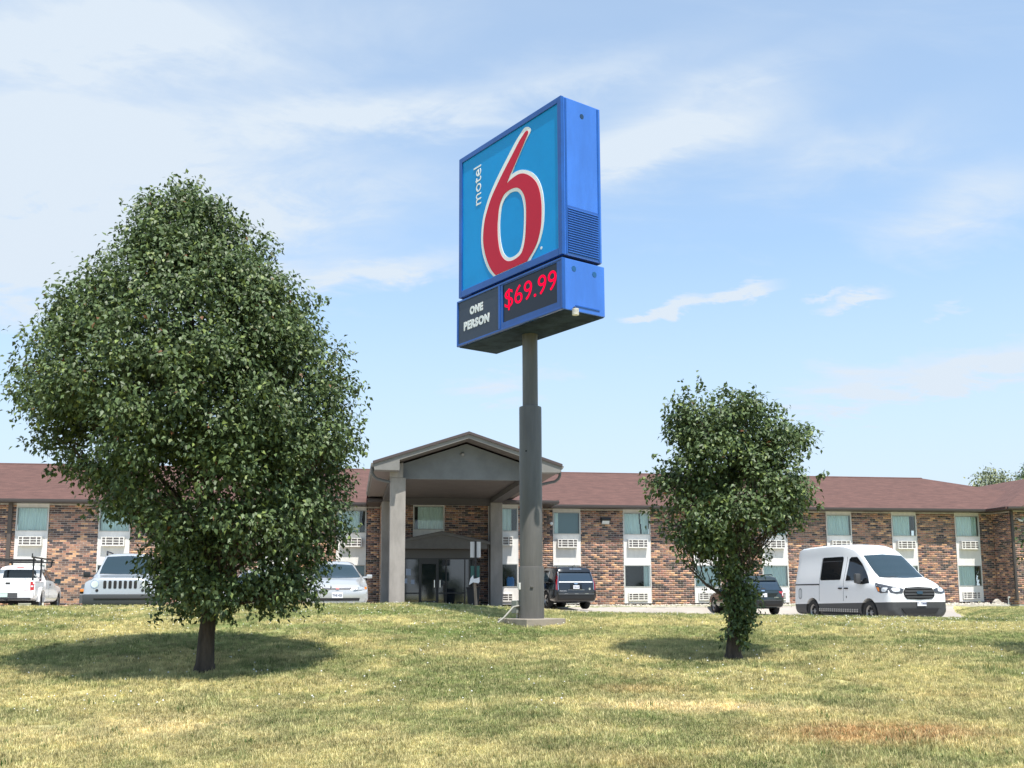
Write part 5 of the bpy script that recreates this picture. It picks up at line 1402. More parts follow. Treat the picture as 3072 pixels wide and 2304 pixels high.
# ---------------------------------------------------------------- vehicles
def catmull(a, b, c, d, t):
    return 0.5 * (2 * b + (c - a) * t + (2 * a - 5 * b + 4 * c - d) * t * t + (3 * b - a - 3 * c + d) * t ** 3)
def loft(stations, k=4, sub=3, soft=1.0):
    """stations: (x, [(halfwidth, z) ...]) rings from underside centre to roof centre -> closed body mesh"""
    xs_ = [s[0] for s in stations]; rings = [np.array(s[1], float) for s in stations]
    S = []; 
    for i in range(len(stations) - 1):
        p = [max(i - 1, 0), i, i + 1, min(i + 2, len(stations) - 1)]
        for j in range(k if i < len(stations) - 2 else k + 1):
            t = j / k
            x = xs_[p[1]] * (1 - t) + xs_[p[2]] * t
            r = catmull(*[rings[q] for q in p], t) * soft + (rings[p[1]] * (1 - t) + rings[p[2]] * t) * (1 - soft)
            S.append((x, r))
    out_ = []
    for x, r in S:
        pts_ = []
        m = len(r)
        for i in range(m - 1):
            p = [max(i - 1, 0), i, i + 1, min(i + 2, m - 1)]
            for j in range(sub):
                t = j / sub; lin = r[p[1]] * (1 - t) + r[p[2]] * t
                c = catmull(r[p[0]], r[p[1]], r[p[2]], r[p[3]], t)
                pts_.append(lin * 0.45 + c * 0.55)
        pts_.append(r[-1])
        out_.append((x, np.array(pts_)))
    V = []; F = []; m = len(out_[0][1])
    for x, r in out_:
        for w, z in r: V.append((x, max(w, 0.0), z))          # left side (+y)
        for w, z in r[1:-1][::-1]: V.append((x, -max(w, 0.0), z))
    c = 2 * m - 2
    for i in range(len(out_) - 1):
        for j in range(c):
            a = i * c + j; b = i * c + (j + 1) % c
            F.append((a, b, b + c, a + c))
    F.append(tuple(range(c))[::-1]); F.append(tuple(range((len(out_) - 1) * c, len(out_) * c)))
    return V, F
def ring(zb, wb, wx, zx, wbelt, zbelt, wr, zr_, crown=0.03):
    return [(0, zb), (wb, zb), (wx, zb + 0.16), (wx + 0.01, zx), (wbelt, zbelt), (wr + (wbelt - wr) * 0.25, zbelt + (zr_ - zbelt) * 0.62 if zr_ - zbelt > .25 else zr_ - 0.35 * (zr_ - zbelt)), (wr, zr_ - 0.05 if zr_ - zbelt > .25 else zr_ - 0.005), (wr * 0.72, zr_ + crown * 0.4), (0, zr_ + crown)]
class Car:
    def __init__(s, name, label, x, y, yaw, z=None, tilt=0.0, group=None):
        s.T = thing(name, label, 'car' if 'van' not in name and 'truck' not in name else ('van' if 'van' in name else 'pickup truck'), (x, y, lot_zf(x, y) if z is None else z), yaw, group)
        s.T.rotation_euler = (0, tilt, yaw)
    def body(s, stations, paint, wheels, rw, clad=None, cladmat=None, arch=1.13, k=4, soft=1.0, boxes=()):
        V, F = loft(stations, k=k, soft=soft)
        me = bpy.data.meshes.new('body'); me.from_pydata(V, [], F)
        bm = bmesh.new(); bm.from_mesh(me)
        bmesh.ops.remove_doubles(bm, verts=bm.verts, dist=1e-4)
        bmesh.ops.recalc_face_normals(bm, faces=bm.faces)
        bm.to_mesh(me)
        s.bvh = BVHTree.FromBMesh(bm); bm.free()
        o = bpy.data.objects.new('body', me); COL.objects.link(o)
        cut = MB()
        for (wx, wy) in wheels:
            sg = 1 if wy > 0 else -1
            cut.cyl((wx, sg * 0.52, rw), (wx, sg * 1.5, rw), rw * arch, n=28)
        co_ = cut.build('cutter', None); 
        objs = [co_]
        if boxes:
            cb_ = MB()
            for b in boxes: cb_.box(*b)
            objs.append(cb_.build('cutter', None))
        for q in objs:
            m_ = o.modifiers.new('cut', 'BOOLEAN'); m_.operation = 'DIFFERENCE'; m_.object = q; m_.solver = 'EXACT'
        bpy.context.view_layer.update()
        me2 = bpy.data.meshes.new_from_object(o.evaluated_get(bpy.context.evaluated_depsgraph_get()))
        o.modifiers.clear()
        for q in objs: me_ = q.data; bpy.data.objects.remove(q); bpy.data.meshes.remove(me_)
        bpy.data.objects.remove(o)
        me2.name = 'body'
        if clad is not None:
            bm = bmesh.new(); bm.from_mesh(me2)
            p, nrm = clad
            geom = bm.verts[:] + bm.edges[:] + bm.faces[:]
            bmesh.ops.bisect_plane(bm, geom=geom, plane_co=p, plane_no=nrm, dist=1e-5)
            lo_ = [f for f in bm.faces if (f.calc_center_median() - Vector(p)).dot(Vector(nrm)) < 0]
            b2 = bm.copy(); b2.faces.ensure_lookup_table(); bm.faces.ensure_lookup_table()
            li = set(f.index for f in lo_)
            bm.faces.index_update()
            li = set(f.index for f in bm.faces if (f.calc_center_median() - Vector(p)).dot(Vector(nrm)) < 0)
            bmesh.ops.delete(bm, geom=[f for f in bm.faces if f.index in li], context='FACES')
            b2.faces.index_update()
            bmesh.ops.delete(b2, geom=[f for f in b2.faces if f.index not in li], context='FACES')
            mc = bpy.data.meshes.new('lower_cladding'); b2.to_mesh(mc); b2.free()
            bm.to_mesh(me2); bm.free()
            link_mesh('lower_cladding', mc, s.T, cladmat or M_plastic, smooth=True)
        s.b = link_mesh('body', me2, s.T, paint, smooth=True)
        u = MB(); x0 = min(w[0] for w in wheels) - 0.5; x1 = max(w[0] for w in wheels) + 0.5
        u.box(x0, x1, -0.62, 0.62, stations[len(stations) // 2][1][0][1] - 0.02, 0.5); u.build('underbody', M_underbody, s.T)
        return s
    def patch(s, side, poly, m, name, off=0.010, parent=None, step=0.05, th=0.03):
        """panel laid on the body: side L/R (x,z outline), F/B (y,z outline), T (x,y outline)"""
        parent = parent or s.T
        bm = bmesh.new()
        P = {'L': lambda a, b: (a, 3, b), 'R': lambda a, b: (a, -3, b), 'F': lambda a, b: (6, a, b), 'B': lambda a, b: (-8, a, b), 'T': lambda a, b: (a, b, 4)}[side]
        D = {'L': Vector((0, -1, 0)), 'R': Vector((0, 1, 0)), 'F': Vector((-1, 0, 0)), 'B': Vector((1, 0, 0)), 'T': Vector((0, 0, -1))}[side]
        vs = [bm.verts.new(P(a, b)) for a, b in poly]; f = bm.faces.new(vs)
        axes = {'L': (0, 2), 'R': (0, 2), 'F': (1, 2), 'B': (1, 2), 'T': (0, 1)}[side]
        for k, ax in enumerate(axes):
            lo_ = min(p[k] for p in poly); hi = max(p[k] for p in poly); n = int((hi - lo_) / step)
            for i in range(1, n + 1):
                co_ = [0, 0, 0]; co_[ax] = lo_ + (hi - lo_) * i / (n + 1); no = [0, 0, 0]; no[ax] = 1
                bmesh.ops.bisect_plane(bm, geom=bm.verts[:] + bm.edges[:] + bm.faces[:], plane_co=co_, plane_no=no, dist=1e-5)
        for v in bm.verts:
            h = s.bvh.ray_cast(v.co, D)
            if h[0] is None:
                h = s.bvh.find_nearest(v.co + D * (3 if side in 'LR' else 4)); 
            v.co = h[0] - D * off
        ext = bmesh.ops.extrude_face_region(bm, geom=bm.faces[:])
        bmesh.ops.translate(bm, vec=-D * 0.0, verts=bm.verts)
        top = [v for v in ext['geom'] if isinstance(v, bmesh.types.BMVert)]
        for v in top: v.co = v.co + D * th
        bmesh.ops.recalc_face_normals(bm, faces=bm.faces)
        me = bpy.data.meshes.new(name); bm.to_mesh(me); bm.free()
        return link_mesh(name, me, parent, m, smooth=True)
    def wheel(s, x, y, r, w=0.22, rim=None, spokes=6, holes=True):
        sg = 1 if y > 0 else -1
        h = w / 2
        t = MB(); t.lathe([(r * 0.62, -h), (r * 0.95, -h), (r, -h * 0.75), (r, h * 0.75), (r * 0.95, h), (r * 0.66, h), (r * 0.62, h * 0.7), (r * 0.62, -h)], c=(x, y, r), axis='y', n=28)
        to = t.build('wheel', M_rubber, s.T, smooth=True)
        q = MB(); ys = y + sg * (h * 0.55)
        q.lathe([(0.0, 0.0), (r * 0.16, 0.0), (r * 0.2, -sg * 0.02), (r * 0.5, -sg * 0.03), (r * 0.56, sg * 0.015), (r * 0.64, sg * 0.03), (r * 0.64, -sg * 0.1)], c=(x, ys, r), axis='y', n=28)
        q.build('rim', rim or M_alloy, to, smooth=True)
        if holes:
            q = MB()
            for i in range(spokes):
                a = 2 * math.pi * (i + .5) / spokes; cx, cz = x + r * 0.36 * math.cos(a), r + r * 0.36 * math.sin(a)
                q.cyl((cx, ys - sg * 0.03, cz), (cx, ys + sg * 0.004, cz), r * 0.11, n=8)
            q.build('rim_openings', M_black, to)
        return to
    def plate(s, side, y, z, x, m=M_plate, txt=None, w=0.305, h=0.152, tilt=0.0):
        sg = 1 if side == 'F' else -1
        p = MB().bevbox(min(x, x + sg * 0.012), max(x, x + sg * 0.012), y - w / 2, y + w / 2, z - h / 2, z + h / 2, 0.004).build('number_plate', m, s.T)
        if txt:
            t = text_mesh('plate_letters', txt, 0.085, M_plateink, p, (x + sg * 0.0145, y, z - 0.005), (R(90), 0, R(90) * sg), off=0.003, depth=0.001, sx=0.85)
        return p
    def mirror(s, x, y, z, m, w=0.16, h=0.14, d=0.11, arm=0.1):
        sg = 1 if y > 0 else -1
        a, b = sorted((y, y + sg * w))
        mm = MB().bevbox(x - d / 2, x + d / 2, a, b, z - h / 2, z + h / 2, min(h, d) * 0.3)
        mm.tube([(x + 0.02, y + sg * 0.03, z - h * 0.25), (x + 0.03, y - sg * arm, z - h * 0.3)], 0.025, n=6)
        mo = mm.build('wing_mirror', m, s.T, smooth=True)
        MB().bevbox(x - d / 2 - 0.004, x - d / 2 + 0.004, a + 0.015, b - 0.015, z - h / 2 + 0.015, z + h / 2 - 0.015, 0.002).build('mirror_glass', M_carglass, mo)
def lot_zf(x, y): return float(lot_z(x, y)) + 0.004
def rrect(cx, cy, w, h, r, n=4):
    r = min(r, w / 2 - 1e-3, h / 2 - 1e-3); o = []
    for (sx, sy, a0) in ((1, 1, 0), (-1, 1, 90), (-1, -1, 180), (1, -1, 270)):
        for i in range(n + 1):
            a = R(a0 + 90 * i / n); o.append((cx + sx * (w / 2 - r) + r * math.cos(a), cy + sy * (h / 2 - r) + r * math.sin(a)))
    return o
def mir(p): return [(-a, b) for a, b in p][::-1]

# --- white panel van, three-quarter front view
v = Car('panel_van', 'white high roof panel van with grey lower cladding, parked right of the dark SUV', 11.80, 30.75, R(-77.0), z=E - 1.0)
v.body([(1.03, ring(.36, .50, .66, .50, .74, .72, .50, .90)),
        (1.00, ring(.27, .66, .86, .52, .88, .86, .66, 1.08)),
        (0.90, ring(.24, .80, .96, .56, .94, 1.02, .72, 1.20)),
        (0.62, ring(.24, .88, 1.0, .62, .97, 1.12, .76, 1.30)),
        (0.32, ring(.24, .90, 1.02, .70, .985, 1.19, .80, 1.385)),
        (0.10, ring(.24, .90, 1.02, .72, .99, 1.20, .80, 1.52)),
        (-0.40, ring(.24, .90, 1.02, .74, 1.0, 1.24, .77, 1.88)),
        (-0.78, ring(.24, .90, 1.02, .74, 1.0, 1.26, .74, 2.15)),
        (-1.10, ring(.24, .90, 1.02, .74, 1.0, 1.28, .74, 2.34)),
        (-1.65, ring(.24, .90, 1.02, .74, 1.0, 1.30, .78, 2.47)),
        (-2.60, ring(.24, .90, 1.02, .74, 1.0, 1.30, .80, 2.51)),
        (-4.20, ring(.24, .90, 1.02, .74, 1.0, 1.30, .80, 2.48)),
        (-4.46, ring(.26, .88, 1.01, .74, .98, 1.30, .78, 2.43)),
        (-4.54, ring(.30, .82, .96, .74, .94, 1.30, .72, 2.34))],
       M_wpaint, [(0, .9), (0, -.9), (-3.3, .9), (-3.3, -.9)], 0.36, clad=((0, 0, .665), (-0.02, 0, 1)), arch=1.22)
for y in (.90, -.90):
    v.wheel(0, y, .36, .24, M_steelw, 8); v.wheel(-3.3, y, .36, .24, M_steelw, 8)
ws = v.patch('F', [(-.75, 1.43), (0, 1.40), (.75, 1.43), (.73, 1.75), (.67, 2.12), (0, 2.16), (-.67, 2.12), (-.73, 1.75)], M_carglass, 'windscreen', off=.014)
v.patch('F', [(-.70, 1.42), (-.45, 1.41), (-.05, 1.47), (-.05, 1.485), (-.45, 1.44), (-.70, 1.44)], M_plasticb, 'wiper', off=0.016)
for s_ in 'LR':
    v.patch(s_, [(-1.28, 1.34), (-1.28, 2.02), (-1.20, 2.08), (-.92, 2.08), (-.62, 1.86), (-.20, 1.46), (-.02, 1.26), (-.30, 1.22), (-.62, 1.24), (-.75, 1.34)], M_tint, 'side_window')
v.patch('R', rrect(-2.20, 1.74, 1.22, .74, .06), M_tint, 'sliding_door_window')
v.patch('R', [(-2.82, 1.98), (-1.62, 1.98), (-1.62, 1.965), (-2.82, 1.965)], mat('window_split', (.05, .05, .055), .4), 'window_bar', off=0.012)
for s_ in 'R': 
    v.patch(s_, [(-4.45, 1.215), (-2.86, 1.215), (-2.86, 1.255), (-4.45, 1.255)], M_plasticb, 'door_rail', off=0.008)
    for xx in (-2.86, -1.40): v.patch(s_, [(xx, .70), (xx + .012, .70), (xx + .012, 2.10), (xx, 2.10)], M_plastic, 'door_seam', off=0.003)
    for xx in (-1.57, -1.22): v.patch(s_, rrect(xx, 1.10, .20, .045, .02), M_plasticb, 'handle', off=0.03)
    v.patch(s_, rrect(-1.22, .83, .035, .07, .01), M_plasticb, 'lock_plate', off=0.006)
    v.patch(s_, rrect(-4.10, .93, .23, .38, .11, 8), mat('seal_grey', (.30, .31, .31), .5), 'round_emblem', off=0.003)
    v.patch(s_, rrect(-4.10, .93, .16, .27, .08, 8), mat('seal_pale', (.50, .51, .51), .5), 'emblem_centre', off=0.005)
    dm = MB()
    for i in range(18):
        x0 = -2.88 + i * 0.130
        for k in (0, 1):
            zc = .415
            dm.prism([(x0 + .01, zc - .05 + k * .055), (x0 + .075, zc - .05 + k * .055), (x0 + .105, zc - .005 + k * .055), (x0 + .04, zc - .005 + k * .055)], -1.052, -1.03, 'y')
    dm.build('chequer_strip', mat('tread_silver', (.48, .48, .47), .35, metal=.5), v.T)
    MB().bevbox(-2.75, -0.55, -1.06, -0.90, .26, .31, .01).build('side_step', M_plasticb, v.T)
for sg in (1, -1):
    pl = [(sg * .50, 1.07), (sg * .55, .95), (sg * .74, .93), (sg * .90, .96), (sg * .945, 1.10), (sg * .94, 1.24), (sg * .80, 1.15)]
    hl = v.patch('F', pl, mat('lamp_housing', (.05, .05, .055), .15, coat=1), 'headlight', off=0.016, step=.03)
    v.patch('F', rrect(sg * .74, 1.05, .22, .12, .055), M_lamp, 'headlight_lens', off=0.028, step=.03, parent=hl)
    v.patch('R' if sg < 0 else 'L', [(.26, 1.27), (.46, 1.00), (.60, .95), (.90, .96), (.88, 1.12), (.60, 1.19)], mat('lamp_housing', (.05, .05, .055), .15, coat=1), 'headlight_housing', off=0.008, step=.06)
    v.patch('R' if sg < 0 else 'L', [(.38, 1.13), (.48, 1.01), (.54, 1.0), (.50, 1.12)], M_amber, 'indicator', off=0.012, step=.05)
    v.patch('R' if sg < 0 else 'L', rrect(.74, 1.05, .20, .13, .05), M_lamp, 'lamp_reflector', off=0.014, step=.04)
    v.mirror(-.42, sg * 1.03, 1.40, M_plastic, .17, .30, .15)
gr = v.patch('F', [(-.42, .78), (0, .755), (.42, .78), (.50, .86), (.52, .98), (.44, 1.11), (0, 1.135), (-.44, 1.11), (-.52, .98), (-.50, .86)], M_black, 'grille', off=0.016)
for k, (z, w_) in enumerate(((.83, .43), (.915, .49), (1.005, .48), (1.09, .41))):
    v.patch('F', [(-w_, z - .016), (w_, z - .016), (w_, z + .02), (-w_, z + .02)], M_plastic, 'grille_bar', off=0.03, parent=gr)
rim_ = [(-.42, .70), (0, .675), (.42, .70), (.50, .78), (.52, .90), (.44, 1.03), (0, 1.055), (-.44, 1.03), (-.52, .90), (-.50, .78)]
v.patch('F', rrect(0, .965, .20, .085, .042, 6), mat('badge_blue', (.015, .035, .05), .2, coat=1), 'badge', off=0.045, parent=gr)
v.patch('F', [(-.62, .50), (.62, .50), (.50, .35), (-.50, .35)], M_black, 'lower_intake', off=0.03)
v.plate('F', .05, .645, 1.055, txt='T 1 T0808')
for yy in (-.42, .42): v.patch('T', [(.16, yy - .2), (.24, yy - .18), (.25, yy + .2), (.18, yy + .22)], M_plasticb, 'bonnet_vent', off=0.006)
# seats seen through the windscreen read as dark shapes: a rear view mirror and visor edge only
v.patch('F', rrect(-.05, 1.99, .20, .06, .02), M_plasticb, 'rear_view_mirror', off=0.004)

# --- large black SUV, rear view, by the sign pole
def suv_rear(name, label, x, y, yaw, z, L, Wd, H, paint, wb0, wb1, rw, hood=1.12, belt=1.12, rake=0.18, roofin=0.22):
    c = Car(name, label, x, y, yaw, z=z)
    w = Wd / 2
    c.body([(-0.02, ring(.46, w * .70, w * .84, .62, w * .86, .80, w * .78, .98)),
            (0.03, ring(.38, w * .82, w * .96, .62, w * .95, .98, w * .84, belt + .03)),
            (0.10, ring(.34, w * .86, w * .99, .70, w * .965, belt, w - roofin * .9, belt + (H - belt) * .45)),
            (0.10 + rake, ring(.32, w * .88, w, .72, w * .97, belt, w - roofin, H - .10)),
            (0.34 + rake, ring(.32, w * .88, w, .72, w * .97, belt, w - roofin, H - .02)),
            (1.5, ring(.30, w * .88, w, .72, w * .97, belt, w - roofin + .02, H + .0)),
            (2.7, ring(.30, w * .88, w, .72, w * .965, belt - .02, w - roofin + .02, H - .03)),
            (3.05, ring(.30, w * .88, w, .72, w * .96, belt - .03, w - roofin, H - .14)),
            (3.62, ring(.30, w * .88, w, .72, w * .95, belt - .04, w - roofin * .8, hood + .10)),
            (3.9, ring(.30, w * .88, w, .72, w * .94, hood - .12, w * .70, hood)),
            (L - .25, ring(.32, w * .84, w * .96, .66, w * .90, hood - .22, w * .66, hood - .08)),
            (L - .04, ring(.36, w * .70, w * .86, .60, w * .80, hood - .35, w * .55, hood - .20)),
            (L, ring(.42, w * .55, w * .72, .60, w * .68, .75, w * .45, .86))],
           paint, [(wb0, .85), (wb0, -.85), (wb1, .85), (wb1, -.85)], rw, arch=1.12)
    for yy in (w - .115, -w + .115):
        c.wheel(wb0, yy, rw, .25); c.wheel(wb1, yy, rw, .25)
    return c
c = suv_rear('parked_suv', 'big glossy black SUV with chrome tailgate strip, rear view beside the sign pole', 2.863, 45.3, R(109.0), E - .76, 5.18, 2.04, 1.92, M_blackp, 1.12, 4.08, .41, belt=1.20, rake=.16)
c.patch('B', [(-.80, 1.27), (.80, 1.27), (.76, 1.45), (.70, 1.66), (.50, 1.70), (-.50, 1.70), (-.70, 1.66), (-.76, 1.45)], mat('rear_glass_blue', (.02, .035, .055), .06, spec=.9, coat=.5), 'rear_window')
c.patch('B', [(-.82, 1.205), (.82, 1.205), (.81, 1.255), (-.81, 1.255)], mat('bright_trim', (.72, .72, .72), .3), 'chrome_strip', off=.02)
c.patch('B', [(-.10, 1.17), (.10, 1.17), (.06, 1.13), (-.06, 1.13)], M_chrome, 'badge', off=.022)
c.patch('B', [(-.78, 1.68), (.78, 1.68), (.74, 1.79), (-.74, 1.79)], M_blackp, 'roof_spoiler', off=.07)
c.patch('B', [(-.36, 1.80), (.22, 1.80), (.22, 1.83), (-.36, 1.83)], M_chrome, 'high_brake_light', off=.03)
for sg in (1, -1):
    c.patch('B', [(sg * .89, .86), (sg * .97, .90), (sg * .95, 1.20), (sg * .87, 1.55), (sg * .80, 1.70), (sg * .80, 1.60), (sg * .89, 1.20)], mat('dark_red_lens', (.22, .008, .012), .12, coat=1), 'tail_light', off=.01, step=.06)
    c.patch('B', [(sg * .845, .90), (sg * .865, .86), (sg * .875, 1.2), (sg * .80, 1.70), (sg * .785, 1.68), (sg * .855, 1.2)], M_chrome, 'light_trim', off=.018, step=.06)
    sd = 'L' if sg > 0 else 'R'
    c.patch(sd, [(.42, 1.28), (1.0, 1.26), (1.0, 1.66), (.62, 1.68)], M_tint, 'side_window'); c.patch(sd, [(1.12, 1.26), (2.0, 1.25), (2.0, 1.66), (1.12, 1.66)], M_carglass, 'side_window'); c.patch(sd, [(2.1, 1.25), (3.1, 1.22), (2.75, 1.62), (2.1, 1.66)], M_carglass, 'side_window')
    c.patch(sd, [(1.03, 1.25), (1.08, 1.25), (1.10, 1.72), (1.05, 1.72)], M_chrome, 'window_pillar', off=.012)
    c.patch(sd, [(.2, 1.215), (3.2, 1.19), (3.2, 1.22), (.2, 1.245)], M_chrome, 'beltline_strip', off=.012)
    MB().tube([(.5, sg * .72, 1.90), (.6, sg * .72, 1.95), (2.6, sg * .74, 1.94), (2.75, sg * .74, 1.86)], .02, n=6).build('roof_rail', M_chrome, c.T, smooth=True)
    c.mirror(3.15, sg * .98, 1.24, M_blackp, .2, .2, .12)
    c.patch(sd, [(.95, .36), (.75, .45), (.66, .9), (.70, .9), (.80, .5), (.98, .4)], M_plasticb, 'arch_trim', off=.01)
c.patch('B', rrect(0, 1.0, .58, .28, .03), mat('plate_recess', (.004, .004, .005), .3), 'plate_recess', off=.004)
c.plate('B', 0, 1.0, -.045, txt='TCM 447')
c.patch('B', [(-.40, .87), (.40, .87), (.40, .885), (-.40, .885)], M_chrome, 'handle', off=.016)
c.patch('B', [(-.86, .66), (.86, .66), (.88, .74), (-.88, .74)], M_bumpgrey, 'bumper_step', off=.05)
c.patch('B', [(-.88, .42), (.88, .42), (.90, .65), (-.90, .65)], mat('black_bumper', (.012, .012, .012), .35), 'bumper', off=.03)
for yy in (-.5, .0, .5): c.patch('B', [(yy - .09, .695), (yy + .09, .695), (yy + .09, .71), (yy - .09, .71)], M_chrome, 'parking_sensor', off=.056)
c.patch('B', [(.47, .81), (.80, .81), (.80, .85), (.47, .85)], M_chrome, 'badge', off=.012, step=.03)
c.patch('B', rrect(-.66, .92, .10, .10, .05, 6), M_chrome, 'round_badge', off=.012)
MB().tube([(.4, .0, 1.92), (.1, .0, 2.0)], .01).build('aerial', M_plasticb, c.T)

# --- dark green-grey SUV, rear view, behind the small pear tree
c = suv_rear('parked_suv', 'dark green SUV with red tail lights between the small pear tree and the van', 11.27, 45.2, R(97.0), E - 1.04, 5.05, 1.98, 1.77, M_darkp, .98, 4.0, .385, belt=1.10, rake=.24)
c.patch('B', [(-.80, 1.12), (.80, 1.12), (.70, 1.50), (.50, 1.53), (-.50, 1.53), (-.70, 1.50)], mat('rear_glass_blue', (.02, .035, .055), .06), 'rear_window')
c.patch('B', [(-.74, 1.55), (.74, 1.55), (.70, 1.66), (-.70, 1.66)], M_darkp, 'roof_spoiler', off=.09)
c.patch('B', [(-.14, 1.165), (.14, 1.165), (.03, 1.215), (-.10, 1.20)], M_plasticb, 'rear_wiper', off=.02)
c.patch('B', rrect(0, 1.09, .16, .05, .024, 5), M_chrome, 'badge', off=.02)
c.patch('B', [(-.70, .98), (.70, .98), (.55, .80), (-.55, .80)], mat('tailgate_panel', (.008, .013, .013), .3), 'tailgate_recess', off=.004)
for sg in (1, -1):
    c.patch('B', [(sg * .74, 1.06), (sg * .97, 1.05), (sg * .98, .84), (sg * .88, .80), (sg * .86, .96), (sg * .76, .98)], M_redlens, 'tail_light', off=.014, step=.05)
    c.patch('B', [(sg * .885, 1.01), (sg * .93, 1.01), (sg * .935, .86), (sg * .89, .86)], M_lamp, 'lamp_centre', off=.02, step=.05)
    sd = 'L' if sg > 0 else 'R'
    c.patch(sd, [(.02, 1.03), (.45, 1.02), (.40, .92), (.06, .86)], M_redlens, 'tail_light_side', off=.012, step=.06)
    c.patch(sd, [(.55, 1.14), (1.2, 1.13), (1.2, 1.52), (.80, 1.53)], M_tint, 'side_window'); c.patch(sd, [(1.27, 1.13), (2.2, 1.12), (2.2, 1.53), (1.27, 1.53)], M_carglass, 'side_window'); c.patch(sd, [(2.28, 1.12), (3.35, 1.10), (2.85, 1.45), (2.28, 1.52)], M_carglass, 'side_window')
    MB().tube([(.6, sg * .70, 1.76), (.7, sg * .70, 1.82), (2.4, sg * .72, 1.82), (2.55, sg * .72, 1.74)], .02, n=6).build('roof_rail', M_plasticb, c.T, smooth=True)
    c.mirror(3.3, sg * .95, 1.13, M_darkp, .2, .17, .12)
MB().prism([(.45, 1.78), (.62, 1.78), (.60, 1.85), (.55, 1.86)], -.02, .02, 'y').build('aerial_fin', M_plasticb, c.T)
c.plate('B', 0, .89, -.055, w=.32, h=.17)
c.patch('B', [(-.82, .64), (.82, .64), (.83, .68), (-.83, .68)], M_bumpgrey, 'bumper_line', off=.03)
c.patch('B', [(-.86, .40), (.86, .40), (.88, .63), (-.88, .63)], mat('black_bumper', (.012, .012, .012), .35), 'bumper', off=.02)
c.patch('B', [(-.70, .78), (-.50, .78), (-.50, .805), (-.70, .805)], M_chrome, 'badge', off=.012, step=.03)

# --- boxy pale silver SUV facing us, left
c = Car('parked_suv', 'pale silver boxy SUV with round headlights and slotted grille left of the big tree', -10.29, 26.35, R(-74), z=E - .64)
w = .86
c.body([(.06, ring(.34, .60, .80, .48, .82, .60, .70, .66)),
        (.03, ring(.30, .72, .88, .48, .86, .62, .62, 1.02, .01)),
        (-.06, ring(.28, .76, .90, .50, .87, .92, .66, 1.06, .01)),
        (-.55, ring(.28, .78, .91, .60, .86, .98, .68, 1.09, .015)),
        (-1.15, ring(.28, .78, .90, .62, .86, 1.04, .70, 1.15)),
        (-1.30, ring(.28, .78, .90, .62, .86, 1.06, .70, 1.26)),
        (-1.72, ring(.28, .78, .90, .62, .86, 1.08, .60, 1.66)),
        (-1.90, ring(.28, .78, .90, .62, .86, 1.08, .60, 1.73)),
        (-2.6, ring(.28, .78, .90, .62, .86, 1.08, .62, 1.77)),
        (-3.9, ring(.28, .78, .90, .62, .86, 1.08, .62, 1.73)),
        (-4.25, ring(.30, .76, .88, .62, .84, 1.04, .62, 1.5)),
        (-4.36, ring(.34, .66, .80, .62, .76, 1.0, .62, 1.1))],
       M_palesilver, [(-.62, .8), (-.62, -.8), (-3.3, .8), (-3.3, -.8)], .365, arch=1.25)
for yy in (.80, -.80): c.wheel(-.62, yy, .365); c.wheel(-3.3, yy, .365)
c.patch('F', [(-.66, 1.20), (0, 1.18), (.66, 1.20), (.62, 1.40), (.53, 1.67), (0, 1.70), (-.53, 1.67), (-.62, 1.40)], M_carglass, 'windscreen', off=.022)
c.patch('F', [(-.60, 1.205), (.10, 1.19), (.10, 1.205), (-.20, 1.235), (-.60, 1.225)], M_plasticb, 'wiper', off=.02)
for i in range(7):
    y0 = (i - 3) * .125
    c.patch('F', rrect(y0, .885, .078, .21, .03, 3), M_black, 'grille_slot', off=.006)
for sg in (1, -1):
    c.patch('F', rrect(sg * .625, .90, .205, .205, .10, 6), M_chrome, 'lamp_ring', off=.010)
    c.patch('F', rrect(sg * .625, .90, .18, .18, .089, 6), mat('headlamp_glass', (.52, .56, .52), .1, coat=1.), 'headlight', off=.018)
    c.patch('F', rrect(sg * .56, .735, .075, .075, .037, 5), M_black, 'fog_lamp', off=.010)
    a, b = sorted((sg * .78, sg * .99))
    fl = MB(); fl.prism([(-1.10, .40), (-1.12, .62), (-1.0, .80), (-.80, .90), (-.45, .90), (-.25, .80), (-.10, .62), (-.05, .40), (-.18, .40), (-.22, .55), (-.38, .72), (-.62, .79), (-.86, .72), (-1.02, .55), (-1.06, .40)], a, b, 'y'); fl.build('wing_flare', M_bumpgrey, c.T)
    MB().bevbox(-.30, -.10, a + .0, b, .70, .775, .012).build('indicator', M_amber, c.T)
    c.mirror(-1.33, sg * .90, 1.17, M_plasticb, .18, .16, .12)
    sd = 'L' if sg > 0 else 'R'
    c.patch(sd, [(-1.55, 1.16), (-2.35, 1.16), (-2.35, 1.58), (-1.85, 1.58)], M_tint, 'side_window'); c.patch(sd, [(-2.42, 1.16), (-3.2, 1.16), (-3.2, 1.58), (-2.42, 1.58)], M_tint, 'side_window'); c.patch(sd, [(-3.27, 1.16), (-4.0, 1.16), (-3.9, 1.56), (-3.27, 1.58)], M_tint, 'side_window')
    MB().tube([(-1.95, sg * .56, 1.73), (-2.15, sg * .58, 1.83), (-3.5, sg * .58, 1.83), (-3.8, sg * .56, 1.72)], .024, n=6).build('roof_rail', M_plasticb, c.T, smooth=True)
bm_ = MB(); bm_.bevbox(.0, .15, -.90, .90, .36, .64, .05); bm_.build('bumper', M_bumpgrey, c.T, smooth=True)
MB().bevbox(.12, .165, -.62, .80, .50, .545, .01).build('bumper_groove', M_plasticb, c.T)
MB().bevbox(.02, .13, -.82, .82, .22, .37, .03).build('lower_valance', M_plasticb, c.T)

